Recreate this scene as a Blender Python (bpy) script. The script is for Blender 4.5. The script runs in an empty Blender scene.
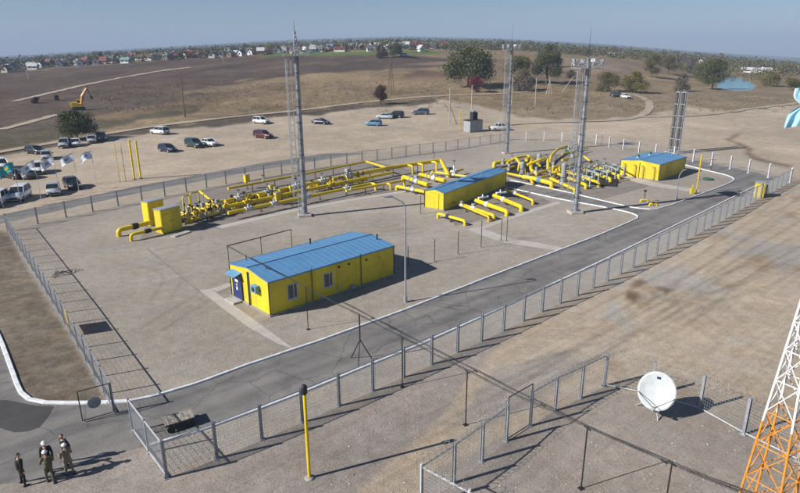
import bpy, bmesh, math, random
import numpy as np
from mathutils import Vector, Matrix
from math import sin, cos, pi, radians, hypot, atan2

# ------------------------------------------------------------------ camera, sky, sun, exposure
SC = bpy.context.scene
COL = SC.collection
F_PX, Y_H, CAM_H, ROLL = 600.0, 53.0, 20.0, -0.005      # focal length (px of an 800 px wide frame), horizon row, camera height
PITCH = math.atan((246.5 - Y_H) / F_PX)
cd = bpy.data.cameras.new("camera")
cam = bpy.data.objects.new("camera", cd); COL.objects.link(cam)
cam.location = (0, 0, CAM_H)
cam.rotation_euler = (Matrix.Rotation(pi / 2 - PITCH, 4, 'X') @ Matrix.Rotation(ROLL, 4, 'Z')).to_euler()
cd.sensor_width = 36.0; cd.lens = 36.0 * F_PX / 800.0
cd.clip_start = 0.3; cd.clip_end = 20000
SC.camera = cam

SUN_AZ = radians(202.0)      # direction towards the sun, from +X counter-clockwise
SUN_EL = radians(33.0)
w = bpy.data.worlds.new("World"); SC.world = w; w.use_nodes = True
nt = w.node_tree; nt.nodes.clear()
sky = nt.nodes.new('ShaderNodeTexSky'); sky.sky_type = 'NISHITA'; sky.sun_disc = False
sky.sun_elevation = SUN_EL; sky.sun_rotation = pi / 2 - SUN_AZ
sky.altitude = 600; sky.air_density = 0.9; sky.dust_density = 0.15; sky.ozone_density = 4.0
bgn = nt.nodes.new('ShaderNodeBackground'); bgn.inputs[1].default_value = 0.05
out = nt.nodes.new('ShaderNodeOutputWorld')
nt.links.new(sky.outputs[0], bgn.inputs[0]); nt.links.new(bgn.outputs[0], out.inputs[0])
sd = bpy.data.lights.new("sun", 'SUN'); sd.energy = 4.8; sd.angle = radians(0.5); sd.color = (1.0, 0.95, 0.87)
so = bpy.data.objects.new("sun", sd); COL.objects.link(so)
sv = Vector((cos(SUN_EL) * cos(SUN_AZ), cos(SUN_EL) * sin(SUN_AZ), sin(SUN_EL)))
so.rotation_euler = sv.to_track_quat('Z', 'Y').to_euler(); so.location = sv * 80
SC.view_settings.view_transform = 'Standard'; SC.view_settings.look = 'None'
SC.view_settings.exposure = 0.62; SC.view_settings.gamma = 1.0; SC.view_settings.use_curve_mapping = False
SC.cycles.use_denoising = True
SC.cycles.max_bounces = 6; SC.cycles.transparent_max_bounces = 8; SC.cycles.volume_bounces = 0
R = random.Random(11)

# ------------------------------------------------------------------ surveying: picture measurements -> ground positions
def ray(x, y):
    u = (x - 400.0) / F_PX; v = -(y - 246.5) / F_PX
    c, s = cos(ROLL), sin(ROLL); u, v = c * u - s * v, s * u + c * v
    return Vector((u, cos(PITCH) + v * sin(PITCH), -sin(PITCH) + v * cos(PITCH)))
def g(x, y, z=0.0):
    d = ray(x, y); t = (z - CAM_H) / d.z
    return Vector((d.x * t, d.y * t, z))
def proj(X, Y, Z):           # numpy-friendly inverse
    q = Z - CAM_H
    fw = Y * cos(PITCH) - q * sin(PITCH); up = Y * sin(PITCH) + q * cos(PITCH)
    u = X / fw; v = up / fw; c, s = cos(ROLL), sin(ROLL)
    u, v = c * u + s * v, -s * u + c * v
    return 400 + u * F_PX, 246.5 - v * F_PX
def slope(x, y):
    d = ray(x, y); return -d.z / hypot(d.x, d.y)
def azim(x, y):
    d = ray(x, y); return atan2(d.x, d.y)

# gentle real relief: the plain rises slowly beyond the station, highest straight ahead, low hills far away
R0, RV, RF = 125.0, 460.0, 4200.0
KX = [0, 100, 200, 300, 400, 500, 600, 700, 800]
KV = [71, 63.5, 57.5, 52, 49, 50.5, 57, 65, 74]
KF = [57, 51, 45, 39.5, 36.5, 38.5, 44, 52, 61]
KA = np.array([azim(x, y) for x, y in zip(KX, KV)])
KSV = np.array([slope(x, y) for x, y in zip(KX, KV)]); KSF = np.array([slope(x, y) for x, y in zip(KX, KF)])
def T0(X, Y):
    r = np.maximum(np.hypot(X, Y), 1e-3); a = np.arctan2(X, Y)
    s_v = np.interp(a, KA, KSV); s_f = np.interp(a, KA, KSF)
    zv = CAM_H - RV * s_v
    s = np.clip((r - R0) / (RV - R0), 0, 1)
    z1 = zv * s ** 1.55
    t = np.clip(np.log(np.maximum(r, RV) / RV) / math.log(RF / RV), 0, 1)
    z2 = CAM_H - np.minimum(r, 4300) * (s_v + (s_f - s_v) * t ** 0.75)
    return np.where(r < RV, z1, z2)
def march(fn, x, y):
    d = ray(x, y); h = hypot(d.x, d.y); r = 15.0; prev = r
    while r < 6000:
        X, Y = d.x / h * r, d.y / h * r; z = CAM_H + d.z / h * r
        if z <= float(fn(X, Y)): break
        prev = r; r *= 1.01
    lo, hi = prev, r
    for _ in range(24):
        m = (lo + hi) / 2; X, Y = d.x / h * m, d.y / h * m
        if CAM_H + d.z / h * m <= float(fn(X, Y)): hi = m
        else: lo = m
    return Vector((d.x / h * hi, d.y / h * hi, float(fn(d.x / h * hi, d.y / h * hi))))
def inpoly(px, py, poly):
    res = np.zeros(px.shape, bool); n = len(poly)
    for i in range(n):
        x0, y0 = poly[i]; x1, y1 = poly[(i + 1) % n]
        c = ((y0 > py) != (y1 > py)) & (px < (x1 - x0) * (py - y0) / (y1 - y0 + 1e-12) + x0)
        res ^= c
    return res
POND_PX = [(716.5, 87.5), (717.5, 83), (719, 80), (722.5, 78), (730, 77), (738, 77.5), (744, 79), (751, 82.5), (756, 86), (754, 88.8), (750, 90.2), (742, 91), (733, 90.8), (725, 89.5)]
_pc = march(T0, 737, 91)
POND_Z = _pc.z
POND = [g(x, y, POND_Z) for x, y in POND_PX]
PC = sum(POND, Vector()) / len(POND); PR = max((p - PC).length for p in POND)
_NG = [np.random.default_rng(k).random((64, 64)) for k in (1, 2, 3)]
def vn(x, y, s, k):                    # smooth value noise
    rg = _NG[k - 1]; x = np.asarray(x) / s; y = np.asarray(y) / s
    xi = np.floor(x).astype(int); yi = np.floor(y).astype(int); fx = x - xi; fy = y - yi
    fx = fx * fx * (3 - 2 * fx); fy = fy * fy * (3 - 2 * fy)
    q = lambda i, j: rg[(xi + i) % 64, (yi + j) % 64]
    return (q(0, 0) * (1 - fx) + q(1, 0) * fx) * (1 - fy) + (q(0, 1) * (1 - fx) + q(1, 1) * fx) * fy
def T(X, Y):
    z = T0(X, Y)
    wild = np.clip((np.hypot(X, Y) - R0 - 25) / 50, 0, 1)
    z = z + wild * ((vn(X, Y, 14, 1) - .5) * 0.8 + (vn(X, Y, 5, 2) - .5) * 0.25)
    X = np.asarray(X, float); Y = np.asarray(Y, float)
    near = np.hypot(X - PC.x, Y - PC.y) < PR + 65
    if not np.any(near): return z
    d = np.full(X.shape, 1e9)
    for a, b in zip(POND, POND[1:] + POND[:1]):
        ex, ey = b.x - a.x, b.y - a.y; t = np.clip(((X - a.x) * ex + (Y - a.y) * ey) / (ex * ex + ey * ey), 0, 1)
        d = np.minimum(d, np.hypot(X - a.x - t * ex, Y - a.y - t * ey))
    ins = inpoly(X, Y, [(p.x, p.y) for p in POND])
    wgt = np.clip(1 - d / 60, 0, 1); wgt = wgt * wgt * (3 - 2 * wgt)
    bank = z * (1 - wgt) + (POND_Z + 0.12) * wgt
    return np.where(near, np.where(ins, POND_Z - np.minimum(.6, d * .2), bank), z)
def gt(x, y): return march(T, x, y)
def onT(X, Y): return Vector((X, Y, float(T(X, Y))))

# ------------------------------------------------------------------ materials
MATS = {}
def mat(name, col, rough=0.6, metal=0.0, var=0.12, scale=3.0, bump=0.0, spec=0.5, col2=None, coat=0.0, detail=4):
    if name in MATS: return MATS[name]
    m = bpy.data.materials.new(name); m.use_nodes = True; t = m.node_tree; b = t.nodes['Principled BSDF']
    b.inputs['Roughness'].default_value = rough; b.inputs['Metallic'].default_value = metal
    b.inputs['Specular IOR Level'].default_value = spec; b.inputs['Coat Weight'].default_value = coat
    tc = t.nodes.new('ShaderNodeTexCoord'); n = t.nodes.new('ShaderNodeTexNoise')
    n.inputs['Scale'].default_value = scale; n.inputs['Detail'].default_value = detail; n.inputs['Roughness'].default_value = 0.65
    t.links.new(tc.outputs['Object'], n.inputs['Vector'])
    cr = t.nodes.new('ShaderNodeValToRGB'); c2 = col2 or tuple(c * (1 - 2.2 * var) for c in col)
    cr.color_ramp.elements[0].position = 0.3; cr.color_ramp.elements[1].position = 0.68
    cr.color_ramp.elements[0].color = (*[max(0, c) for c in c2], 1); cr.color_ramp.elements[1].color = (*[min(1, c * (1 + var)) for c in col], 1)
    t.links.new(n.outputs['Fac'], cr.inputs[0]); t.links.new(cr.outputs[0], b.inputs['Base Color'])
    if bump:
        bp = t.nodes.new('ShaderNodeBump'); bp.inputs['Strength'].default_value = bump; bp.inputs['Distance'].default_value = 0.05
        n2 = t.nodes.new('ShaderNodeTexNoise'); n2.inputs['Scale'].default_value = scale * 6; n2.inputs['Detail'].default_value = 3
        t.links.new(tc.outputs['Object'], n2.inputs['Vector']); t.links.new(n2.outputs['Fac'], bp.inputs['Height']); t.links.new(bp.outputs[0], b.inputs['Normal'])
    MATS[name] = m; return m
def M(n): return MATS[n]
mat('mast_steel', (0.34, 0.37, 0.41), 0.5, 0.35, 0.22, 1.2)
mat('mast_dark', (0.15, 0.16, 0.175), 0.55, 0.3, 0.22, 1.2)
mat('galv', (0.34, 0.37, 0.41), 0.5, 0.35, 0.14, 2.0)
mat('post_shaded', (0.27, 0.295, 0.33), 0.55, 0.3, 0.15, 2.0)  # galvanised steel darkened: shade of the posts' camera side put into the colour
mat('galv_white', (0.62, 0.64, 0.67), 0.5, 0.2, 0.1, 2.0)
mat('wire', (0.36, 0.39, 0.43), 0.55, 0.3, 0.1, 2.0)
mat('yellow', (0.74, 0.56, 0.012), 0.42, 0, 0.10, 1.2, col2=(0.55, 0.40, 0.015))
mat('yellow_wall', (0.72, 0.61, 0.02), 0.55, 0, 0.05, 0.6, col2=(0.64, 0.54, 0.03))
mat('yellow_dull', (0.58, 0.45, 0.03), 0.6, 0, 0.1, 2.0)
mat('blue_roof', (0.085, 0.235, 0.44), 0.45, 0, 0.08, 0.9, col2=(0.07, 0.19, 0.35))
mat('blue_pale', (0.13, 0.30, 0.50), 0.45, 0, 0.08, 1.5)
mat('navy', (0.012, 0.03, 0.14), 0.4, 0, 0.1, 2.0)
mat('black', (0.015, 0.016, 0.018), 0.5, 0, 0.15, 4)
mat('dark_steel', (0.035, 0.035, 0.038), 0.55, 0.3, 0.2, 4)
mat('rust_steel', (0.075, 0.05, 0.042), 0.75, 0.1, 0.3, 5)
mat('grey_paint', (0.30, 0.32, 0.34), 0.5, 0, 0.12, 2)
mat('pale_grey', (0.52, 0.55, 0.57), 0.5, 0, 0.1, 2)
mat('white_paint', (0.75, 0.76, 0.77), 0.45, 0, 0.05, 2)
mat('orange_paint', (0.68, 0.27, 0.03), 0.5, 0, 0.12, 3)
mat('concrete', (0.43, 0.40, 0.37), 0.85, 0, 0.14, 1.4, 0.2)
mat('concrete_grey', (0.30, 0.29, 0.28), 0.85, 0, 0.16, 1.4, 0.2)
mat('kerb_white', (0.66, 0.68, 0.72), 0.7, 0, 0.1, 1.5)
mat('wood', (0.16, 0.10, 0.065), 0.8, 0, 0.3, 3)
mat('pale_wood', (0.42, 0.37, 0.32), 0.8, 0, 0.2, 3)
mat('plank', (0.30, 0.27, 0.24), 0.85, 0, 0.25, 4)
mat('glass', (0.02, 0.025, 0.03), 0.08, 0, 0.05, 1, spec=0.8)
mat('window_glass', (0.035, 0.045, 0.055), 0.12, 0, 0.2, 3, spec=0.8)
mat('tyre', (0.02, 0.02, 0.02), 0.8, 0, 0.1, 5)
mat('rim', (0.42, 0.43, 0.45), 0.35, 0.6, 0.1, 5)
mat('lamp_clear', (0.75, 0.76, 0.78), 0.15, 0, 0.02, 5)
mat('lamp_red', (0.35, 0.02, 0.02), 0.2, 0, 0.05, 5)
mat('skin', (0.45, 0.27, 0.19), 0.6, 0, 0.05, 10)
mat('hose_green', (0.03, 0.16, 0.08), 0.6, 0, 0.1, 5)
mat('bark', (0.12, 0.085, 0.06), 0.9, 0, 0.3, 4, 0.4)
mat('excavator_orange', (0.62, 0.27, 0.015), 0.5, 0, 0.15, 2)
mat('excavator_yellow', (0.72, 0.50, 0.02), 0.5, 0, 0.12, 2)

# ------------------------------------------------------------------ mesh building
def cladding(name, col, dark, rough):
    m = bpy.data.materials.new(name); m.use_nodes = True; t = m.node_tree; b = t.nodes['Principled BSDF']; b.inputs['Roughness'].default_value = rough; N = t.nodes.new; Lk = t.links.new
    geo = N('ShaderNodeNewGeometry'); mp = N('ShaderNodeMapping'); mp.inputs['Scale'].default_value = (3.2, 3.2, .35); Lk(geo.outputs['Position'], mp.inputs[0])
    st = N('ShaderNodeTexNoise'); st.inputs['Detail'].default_value = 6; st.inputs['Roughness'].default_value = .7; Lk(mp.outputs[0], st.inputs['Vector'])
    bl = N('ShaderNodeTexNoise'); bl.inputs['Scale'].default_value = .5; bl.inputs['Detail'].default_value = 7; bl.inputs['Roughness'].default_value = .7; Lk(geo.outputs['Position'], bl.inputs['Vector'])
    ad = N('ShaderNodeMath'); ad.operation = 'ADD'; Lk(st.outputs['Fac'], ad.inputs[0]); Lk(bl.outputs['Fac'], ad.inputs[1])
    oi = N('ShaderNodeObjectInfo'); a2 = N('ShaderNodeMath'); a2.operation = 'MULTIPLY_ADD'; a2.inputs[1].default_value = .22; Lk(oi.outputs['Random'], a2.inputs[0]); Lk(ad.outputs[0], a2.inputs[2])
    cr = N('ShaderNodeValToRGB'); cr.color_ramp.elements[0].position = 0; cr.color_ramp.elements[1].position = 1; cr.color_ramp.elements[0].color = (*dark, 1); cr.color_ramp.elements[1].color = (*col, 1)
    mr = N('ShaderNodeMapRange'); mr.inputs[1].default_value = .72; mr.inputs[2].default_value = 1.25; Lk(a2.outputs[0], mr.inputs[0]); Lk(mr.outputs[0], cr.inputs[0]); Lk(cr.outputs[0], b.inputs['Base Color'])
    bp = N('ShaderNodeBump'); bp.inputs['Strength'].default_value = .12; bp.inputs['Distance'].default_value = .05; Lk(bl.outputs['Fac'], bp.inputs['Height']); Lk(bp.outputs[0], b.inputs['Normal'])
    MATS[name] = m
cladding('yellow_wall', (0.70, 0.56, 0.018), (0.42, 0.32, 0.03), .55)
cladding('blue_roof', (0.10, 0.25, 0.45), (0.055, 0.145, 0.27), .45)
cladding('yellow', (0.74, 0.55, 0.014), (0.45, 0.31, 0.02), .42)
class MB:
    def __init__(s): s.v = []; s.f = []; s.m = []; s.smooth = []
    def add(s, vs, fs, mi=0, sm=False):
        o = len(s.v); s.v += [tuple(x) for x in vs]
        for f in fs: s.f.append([o + i for i in f]); s.m.append(mi); s.smooth.append(sm)
        return s
    def box(s, c, d, rz=0.0, mi=0, M_=None):
        cx, cy, cz = c; hx, hy, hz = d[0] / 2, d[1] / 2, d[2] / 2
        vs = []
        for z in (-hz, hz):
            for x, y in ((-hx, -hy), (hx, -hy), (hx, hy), (-hx, hy)):
                vs.append(Vector((cx + x * cos(rz) - y * sin(rz), cy + x * sin(rz) + y * cos(rz), cz + z)))
        if M_ is not None: vs = [M_ @ v for v in vs]
        return s.add(vs, [(3, 2, 1, 0), (4, 5, 6, 7), (0, 1, 5, 4), (1, 2, 6, 5), (2, 3, 7, 6), (3, 0, 4, 7)], mi)
    def tube(s, pts, r, n=8, mi=0, caps=True, sm=True):
        pts = [Vector(p) for p in pts]; rs = r if isinstance(r, (list, tuple)) else [r] * len(pts)
        rings = []; up = None
        for i, p in enumerate(pts):
            if i == 0: t = pts[1] - p
            elif i == len(pts) - 1: t = p - pts[i - 1]
            else: t = (pts[i + 1] - p).normalized() + (p - pts[i - 1]).normalized()
            t = t.normalized() if t.length > 1e-9 else Vector((0, 0, 1))
            if up is None:
                a = Vector((0, 0, 1)) if abs(t.z) < 0.9 else Vector((1, 0, 0)); up = (a - t * a.dot(t)).normalized()
            else:
                up = up - t * up.dot(t)
                up = up.normalized() if up.length > 1e-6 else t.orthogonal().normalized()
            b = t.cross(up)
            rings.append([p + (up * cos(2 * pi * k / n) + b * sin(2 * pi * k / n)) * rs[i] for k in range(n)])
        vs = [q for rg in rings for q in rg]; fs = []
        for i in range(len(pts) - 1):
            for k in range(n):
                a, b2 = i * n + k, i * n + (k + 1) % n; fs.append((a, b2, b2 + n, a + n))
        s.add(vs, fs, mi, sm)
        if caps: s.add(rings[0], [tuple(range(n))[::-1]], mi); s.add(rings[-1], [tuple(range(n))], mi)
        return s
    def cyl(s, p, r, h, n=12, mi=0, r2=None):
        p = Vector(p); return s.tube([p, p + Vector((0, 0, h))], [r, r if r2 is None else r2], n, mi)
    def ball(s, c, r, n=10, mi=0, sz=1.0, zmin=-1.0):
        c = Vector(c); pts = []; rr = []
        for i in range(n // 2 + 2):
            a = -pi / 2 + pi * i / (n // 2 + 1)
            if sin(a) < zmin - 1e-6: continue
            pts.append(c + Vector((0, 0, r * sz * sin(a)))); rr.append(max(1e-3, r * cos(a)))
        return s.tube(pts, rr, n, mi)
    def loft(s, rings, mi=0, close=True, caps=True, sm=True):
        n = len(rings[0]); fs = []
        for i in range(len(rings) - 1):
            for k in range(n if close else n - 1):
                a, b = i * n + k, i * n + (k + 1) % n; fs.append((a, b, b + n, a + n))
        s.add([q for r in rings for q in r], fs, mi, sm)
        if caps: s.add(rings[0], [tuple(range(n))[::-1]], mi); s.add(rings[-1], [tuple(range(n))], mi)
        return s
    def mesh(s, name, mats):
        me = bpy.data.meshes.new(name); me.from_pydata(s.v, [], s.f)
        for m_ in mats: me.materials.append(M(m_) if isinstance(m_, str) else m_)
        me.polygons.foreach_set('material_index', s.m); me.polygons.foreach_set('use_smooth', s.smooth)
        me.update(); return me
    def build(s, name, mats, parent=None, loc=None, rz=0.0):
        if not isinstance(mats, (list, tuple)): mats = [mats]
        return link(name, s.mesh(name, mats), parent, loc, rz)
def link(name, me, parent=None, loc=None, rz=0.0):
    o = bpy.data.objects.new(name, me); COL.objects.link(o)
    if parent is not None: o.parent = parent
    if loc is not None: o.location = loc
    o.rotation_euler.z = rz
    return o
def tag(o, label, cat, group=None):
    o['label'] = label; o['category'] = cat
    if group: o['group'] = group
    return o
def thing(name, label, cat, loc=(0, 0, 0), rz=0.0, group=None):
    o = bpy.data.objects.new(name, None); COL.objects.link(o); o.empty_display_size = 0.3
    o.location = loc; o.rotation_euler.z = rz
    return tag(o, label, cat, group)
def struct(o): o['kind'] = 'structure'; return o
def copy_tree(o, parent=None):
    c = o.copy(); COL.objects.link(c); c.parent = parent
    for ch in list(o.children): copy_tree(ch, c)
    return c
def arc(p0, p1, p2, n=5):      # rounded corner points from p0 through corner p1 to p2
    return [p0 * (1 - t) ** 2 + p1 * 2 * t * (1 - t) + p2 * t * t for t in [i / n for i in range(n + 1)]]
def bent(pts, rad):            # polyline with rounded corners
    pts = [Vector(p) for p in pts]; res = [pts[0]]
    for i in range(1, len(pts) - 1):
        a = pts[i - 1] - pts[i]; b = pts[i + 1] - pts[i]; k = min(rad, a.length * .49, b.length * .49)
        res += arc(pts[i] + a.normalized() * k, pts[i], pts[i] + b.normalized() * k)
    return res + [pts[-1]]
def resample(pts, step):
    pts = [Vector(p) for p in pts]; L = [0]
    for a, b in zip(pts, pts[1:]): L.append(L[-1] + (b - a).length)
    n = max(1, round(L[-1] / step)); res = []
    for i in range(n + 1):
        d = L[-1] * i / n; k = 0
        while k < len(L) - 2 and L[k + 1] < d: k += 1
        t = (d - L[k]) / max(1e-9, L[k + 1] - L[k]); res.append(pts[k].lerp(pts[k + 1], t))
    return res
def smooth_px(pts, it=2):      # Chaikin on open polylines
    for _ in range(it):
        q = [pts[0]]
        for a, b in zip(pts, pts[1:]):
            q.append((a[0] * .75 + b[0] * .25, a[1] * .75 + b[1] * .25)); q.append((a[0] * .25 + b[0] * .75, a[1] * .25 + b[1] * .75))
        pts = q + [pts[-1]]
    return pts

# ------------------------------------------------------------------ the ground: one sheet out to the hills
def make_ground():
    fine = np.linspace(radians(-41), radians(41), 620)
    coarse = np.linspace(radians(41), radians(319), 90)[1:-1]
    az = np.concatenate([fine, coarse]); NA = len(az)
    rr = np.concatenate([np.linspace(0.5, 14, 8), np.geomspace(16, 120, 260), np.geomspace(121, 520, 190), np.geomspace(530, 6500, 70)]); NR = len(rr)
    A, RR = np.meshgrid(az, rr)
    X = RR * np.sin(A); Y = RR * np.cos(A); Z = T(X, Y)
    n1 = vn(X, Y, 14, 1); n2 = vn(X, Y, 5, 2); n3 = vn(X, Y, 45, 3)
    Zb = Z
    right = (A > 0.12) & (A < 0.75)
    px, py = proj(X, np.maximum(Y, 0.01), Z)
    px = np.where(Y > 1, px, -999); 
    jx = px + (n1 - .5) * 9 + (n2 - .5) * 5; jy = py + ((n2 - .5) * 5 + (n1 - .5) * 4) * np.clip((py - 40) / 120, .25, 1)
    C = np.zeros(X.shape + (4,)); C[...] = (0.235, 0.175, 0.105, 0.6)          # dry grass
    def put(poly, col, a=0.0, jit=1.0):
        k = inpoly(px + (jx - px) * jit, py + (jy - py) * jit, poly); C[k] = (*col, a)
    put([(-400, 52), (0, 72), (100, 64), (200, 57), (300, 51), (400, 48), (520, 50), (640, 57), (800, 72), (1200, 100), (1200, 0), (-400, 0)], (0.10, 0.095, 0.07), .4)   # far land
    put([(-400, 90), (0, 73), (100, 65), (200, 58), (300, 54.5), (400, 54), (430, 57), (465, 60), (465, 66), (400, 69), (330, 72), (290, 76), (235, 80), (195, 90), (150, 99), (110, 108), (60, 121), (0, 134), (-400, 200)], (0.10, 0.071, 0.055), .5)   # ploughed
    sr = random.Random(8)
    for k in range(26):
        x0 = sr.uniform(-40, 400); y0 = 66 + sr.uniform(0, 34) - x0 * .028; ln = sr.uniform(25, 90); th_ = sr.uniform(.8, 2.4); tilt = -.13
        if y0 > 122 - x0 * .17: continue
        put([(x0, y0), (x0 + ln, y0 + ln * tilt - th_ * .4), (x0 + ln, y0 + ln * tilt + th_ * .6), (x0, y0 + th_)], sr.choice([(0.125, 0.092, 0.07), (0.075, 0.053, 0.044), (0.14, 0.105, 0.075)]), .6, .35)
    put([(290, 49), (310, 52), (420, 50.5), (445, 52), (440, 54), (380, 55.2), (300, 55.6), (255, 57)], (0.10, 0.14, 0.04), .3)    # green strip
    put([(-400, 150), (0, 112), (40, 112), (75, 103), (130, 100), (190, 93), (240, 88), (260, 92), (215, 103), (150, 112), (90, 122), (0, 140), (-400, 200)], (0.115, 0.088, 0.068), .5)
    put([(-300, 190), (0, 133), (60, 124), (140, 112), (200, 106), (190, 113), (100, 128), (0, 148), (-300, 210)], (0.105, 0.09, 0.06), .6)   # dark verge grass
    put([(60, 121), (140, 108), (230, 88), (300, 82), (290, 92), (190, 108), (110, 121)], (0.18, 0.13, 0.08), .6)
    put([(400, 64), (470, 66), (520, 80), (560, 84), (640, 88), (640, 62), (560, 60), (470, 60)], (0.20, 0.145, 0.095), .5)
    put([(420, 70), (480, 73), (470, 79), (400, 78)], (0.155, 0.095, 0.065), .5)
    put([(560, 58), (640, 62), (648, 72), (600, 76), (556, 70)], (0.22, 0.165, 0.12), .3)
    put([(-300, 212), (0, 152), (80, 140), (150, 129), (230, 121), (300, 113), (400, 104), (440, 99), (470, 104), (500, 110), (560, 106), (640, 100), (720, 106), (800, 98), (1200, 90), (1200, 700), (-400, 700)], (0.40, 0.332, 0.26), .15)      # bare tan earth
    put([(490, 104), (560, 101), (640, 92), (800, 86), (1000, 86), (1000, 100), (800, 103), (730, 112), (690, 106), (640, 116), (560, 121), (520, 118)], (0.235, 0.185, 0.125), .5)
    put([(-300, 216), (0, 156), (80, 143.5), (150, 131.5), (235, 124), (300, 116.5), (375, 108), (440, 103), (436, 99), (395, 101), (300, 110.5), (230, 118.5), (150, 127), (80, 138), (0, 150), (-300, 210)], (0.10, 0.08, 0.06), .6)  # dark ditch by the dirt road
    gravel = (0.325, 0.288, 0.25)
    put([(6, 230), (120, 206), (300, 171), (508, 138), (600, 146), (700, 161), (792, 181), (656, 257), (494, 336), (311, 419), (165, 478), (112, 412)], gravel, .05, 0.0)
    put([(-400, 250), (6, 231), (114, 414), (36, 404), (20, 395), (8, 360), (0, 336), (-60, 260), (-400, 260)], (0.20, 0.165, 0.128), .6, .3)     # dry weeds outside the left fence
    put([(-300, 500), (160, 440), (170, 480), (311, 420), (494, 337), (520, 330), (430, 420), (330, 520), (200, 900), (-300, 900)], (0.30, 0.26, 0.232), .15)
    put([(420, 480), (604, 386), (700, 408), (900, 480), (900, 800), (400, 800)], (0.31, 0.268, 0.235), .1, .3)
    keep = C.copy(); put([(622, 304), (645, 283), (672, 277), (694, 282), (676, 298), (645, 303)], (0.15, 0.10, 0.068), .3, 2.0); hold = vn(X, Y, 1.3, 2) * .6 + vn(X, Y, .55, 3) * .4 < .5; C[hold] = keep[hold]
    put([(724, 139.5), (738, 133.5), (741, 134.5), (730, 139.8), (748, 146), (752, 149), (749, 153), (757, 157), (775, 162), (792, 166), (790, 168), (768, 164.5), (752, 159), (744, 154), (746, 150), (742, 147)], (0.20, 0.145, 0.10), .3, .35)
    keep = C.copy(); put([(600, 330), (615, 285), (690, 240), (790, 215), (810, 290), (740, 330), (660, 350)], (0.345, 0.315, 0.285), .08, 2.5)   # greyish packed patches in the tan earth
    put([(430, 430), (500, 375), (560, 352), (590, 360), (520, 410)], (0.33, 0.295, 0.26), .08, 2.5)
    hold = vn(X, Y, 6.5, 1) * .6 + vn(X, Y, 2.2, 2) * .4 < .5; C[hold] = keep[hold]
    keep = C.copy(); put([(560, 360), (700, 250), (800, 190), (800, 330), (640, 400)], (0.33, 0.26, 0.19), .2, 2.0); hold = vn(X, Y, 3.6, 3) * .6 + vn(X, Y, 1.2, 1) * .4 < .70; C[hold] = keep[hold]
    for _ in range(2):
        C[1:-1] = (C[:-2] + C[1:-1] * 2 + C[2:]) / 4; C[:, 1:-1] = (C[:, :-2] + C[:, 1:-1] * 2 + C[:, 2:]) / 4
    C[..., :3] *= (0.90 + 0.20 * n1 * (0.5 + n3))[..., None]
    sr = random.Random(4)                                                      # worn wheel tracks in the bare earth
    runs = [[(800, 215), (720, 262), (640, 318), (560, 372), (470, 420), (380, 470)], [(800, 240), (735, 275), (670, 330), (600, 350), (520, 372)], [(800, 262), (760, 285), (700, 300), (640, 330)], [(810, 200), (760, 222), (700, 262), (680, 300), (720, 340), (800, 372)], [(330, 470), (430, 425), (520, 385), (600, 345), (700, 290), (800, 250)], [(800, 190), (740, 235), (690, 268), (640, 292), (590, 318)], [(700, 128), (740, 124), (800, 130)], [(560, 122), (640, 128), (720, 120), (800, 112)], [(130, 470), (90, 462), (20, 455)], [(150, 330), (260, 262), (330, 238), (420, 230)], [(160, 300), (180, 270), (120, 260)], [(40, 178), (110, 168), (200, 150), (330, 132), (440, 118)], [(150, 170), (260, 150), (400, 128), (470, 120)]]
    for run in runs:
        base_ = [gt(x, y) for x, y in smooth_px(run, 3)]; off = sr.uniform(0.75, .95); wt = sr.uniform(.82, .93)
        near_ = np.zeros(X.shape)
        for a, b in zip(base_, base_[1:]):
            ex, ey = b.x - a.x, b.y - a.y; L2_ = ex * ex + ey * ey + 1e-9; m_ = (np.abs(X - (a.x + b.x) / 2) < abs(ex) / 2 + 2) & (np.abs(Y - (a.y + b.y) / 2) < abs(ey) / 2 + 2)
            if not m_.any(): continue
            t = ((X[m_] - a.x) * ex + (Y[m_] - a.y) * ey) / L2_; s_ = ((X[m_] - a.x) * ey - (Y[m_] - a.y) * ex) / math.sqrt(L2_)
            k = np.where((t > -.02) & (t < 1.02), np.exp(-((np.abs(s_) - off) / .22) ** 2), 0); near_[m_] = np.maximum(near_[m_], k)
        C[..., :3] *= (1 - (1 - wt) * near_ * (.5 + vn(X, Y, 3.0, 1)))[..., None]
    idx = np.arange(NA * NR).reshape(NR, NA)
    a = idx[:-1, :]; b = np.roll(a, -1, 1); c2 = np.roll(idx[1:, :], -1, 1); d2 = idx[1:, :]
    F = np.stack([a, d2, c2, b], -1).reshape(-1, 4)[:, ::-1]
    F = F[:, ::-1]
    me = bpy.data.meshes.new('ground')
    V = np.stack([X, Y, Zb], -1).reshape(-1, 3)
    me.vertices.add(len(V)); me.vertices.foreach_set('co', V.ravel())
    me.loops.add(F.size); me.loops.foreach_set('vertex_index', F.ravel().astype(np.int32))
    me.polygons.add(len(F)); me.polygons.foreach_set('loop_start', np.arange(0, F.size, 4, dtype=np.int32))
    me.update(calc_edges=True)
    me.polygons.foreach_set('use_smooth', np.ones(len(F), bool))
    at = me.color_attributes.new('soil', 'FLOAT_COLOR', 'POINT'); at.data.foreach_set('color', C.reshape(-1).astype(np.float32))
    m = bpy.data.materials.new('soil'); m.use_nodes = True; t = m.node_tree; b_ = t.nodes['Principled BSDF']
    b_.inputs['Roughness'].default_value = 0.95; b_.inputs['Specular IOR Level'].default_value = 0.12
    N = t.nodes.new; Lk = t.links.new
    ca = N('ShaderNodeVertexColor'); ca.layer_name = 'soil'; geo = N('ShaderNodeNewGeometry')
    def noise(sc, det=5, rough=.6):
        n = N('ShaderNodeTexNoise'); n.inputs['Scale'].default_value = sc; n.inputs['Detail'].default_value = det; n.inputs['Roughness'].default_value = rough
        Lk(geo.outputs['Position'], n.inputs['Vector']); return n
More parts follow.
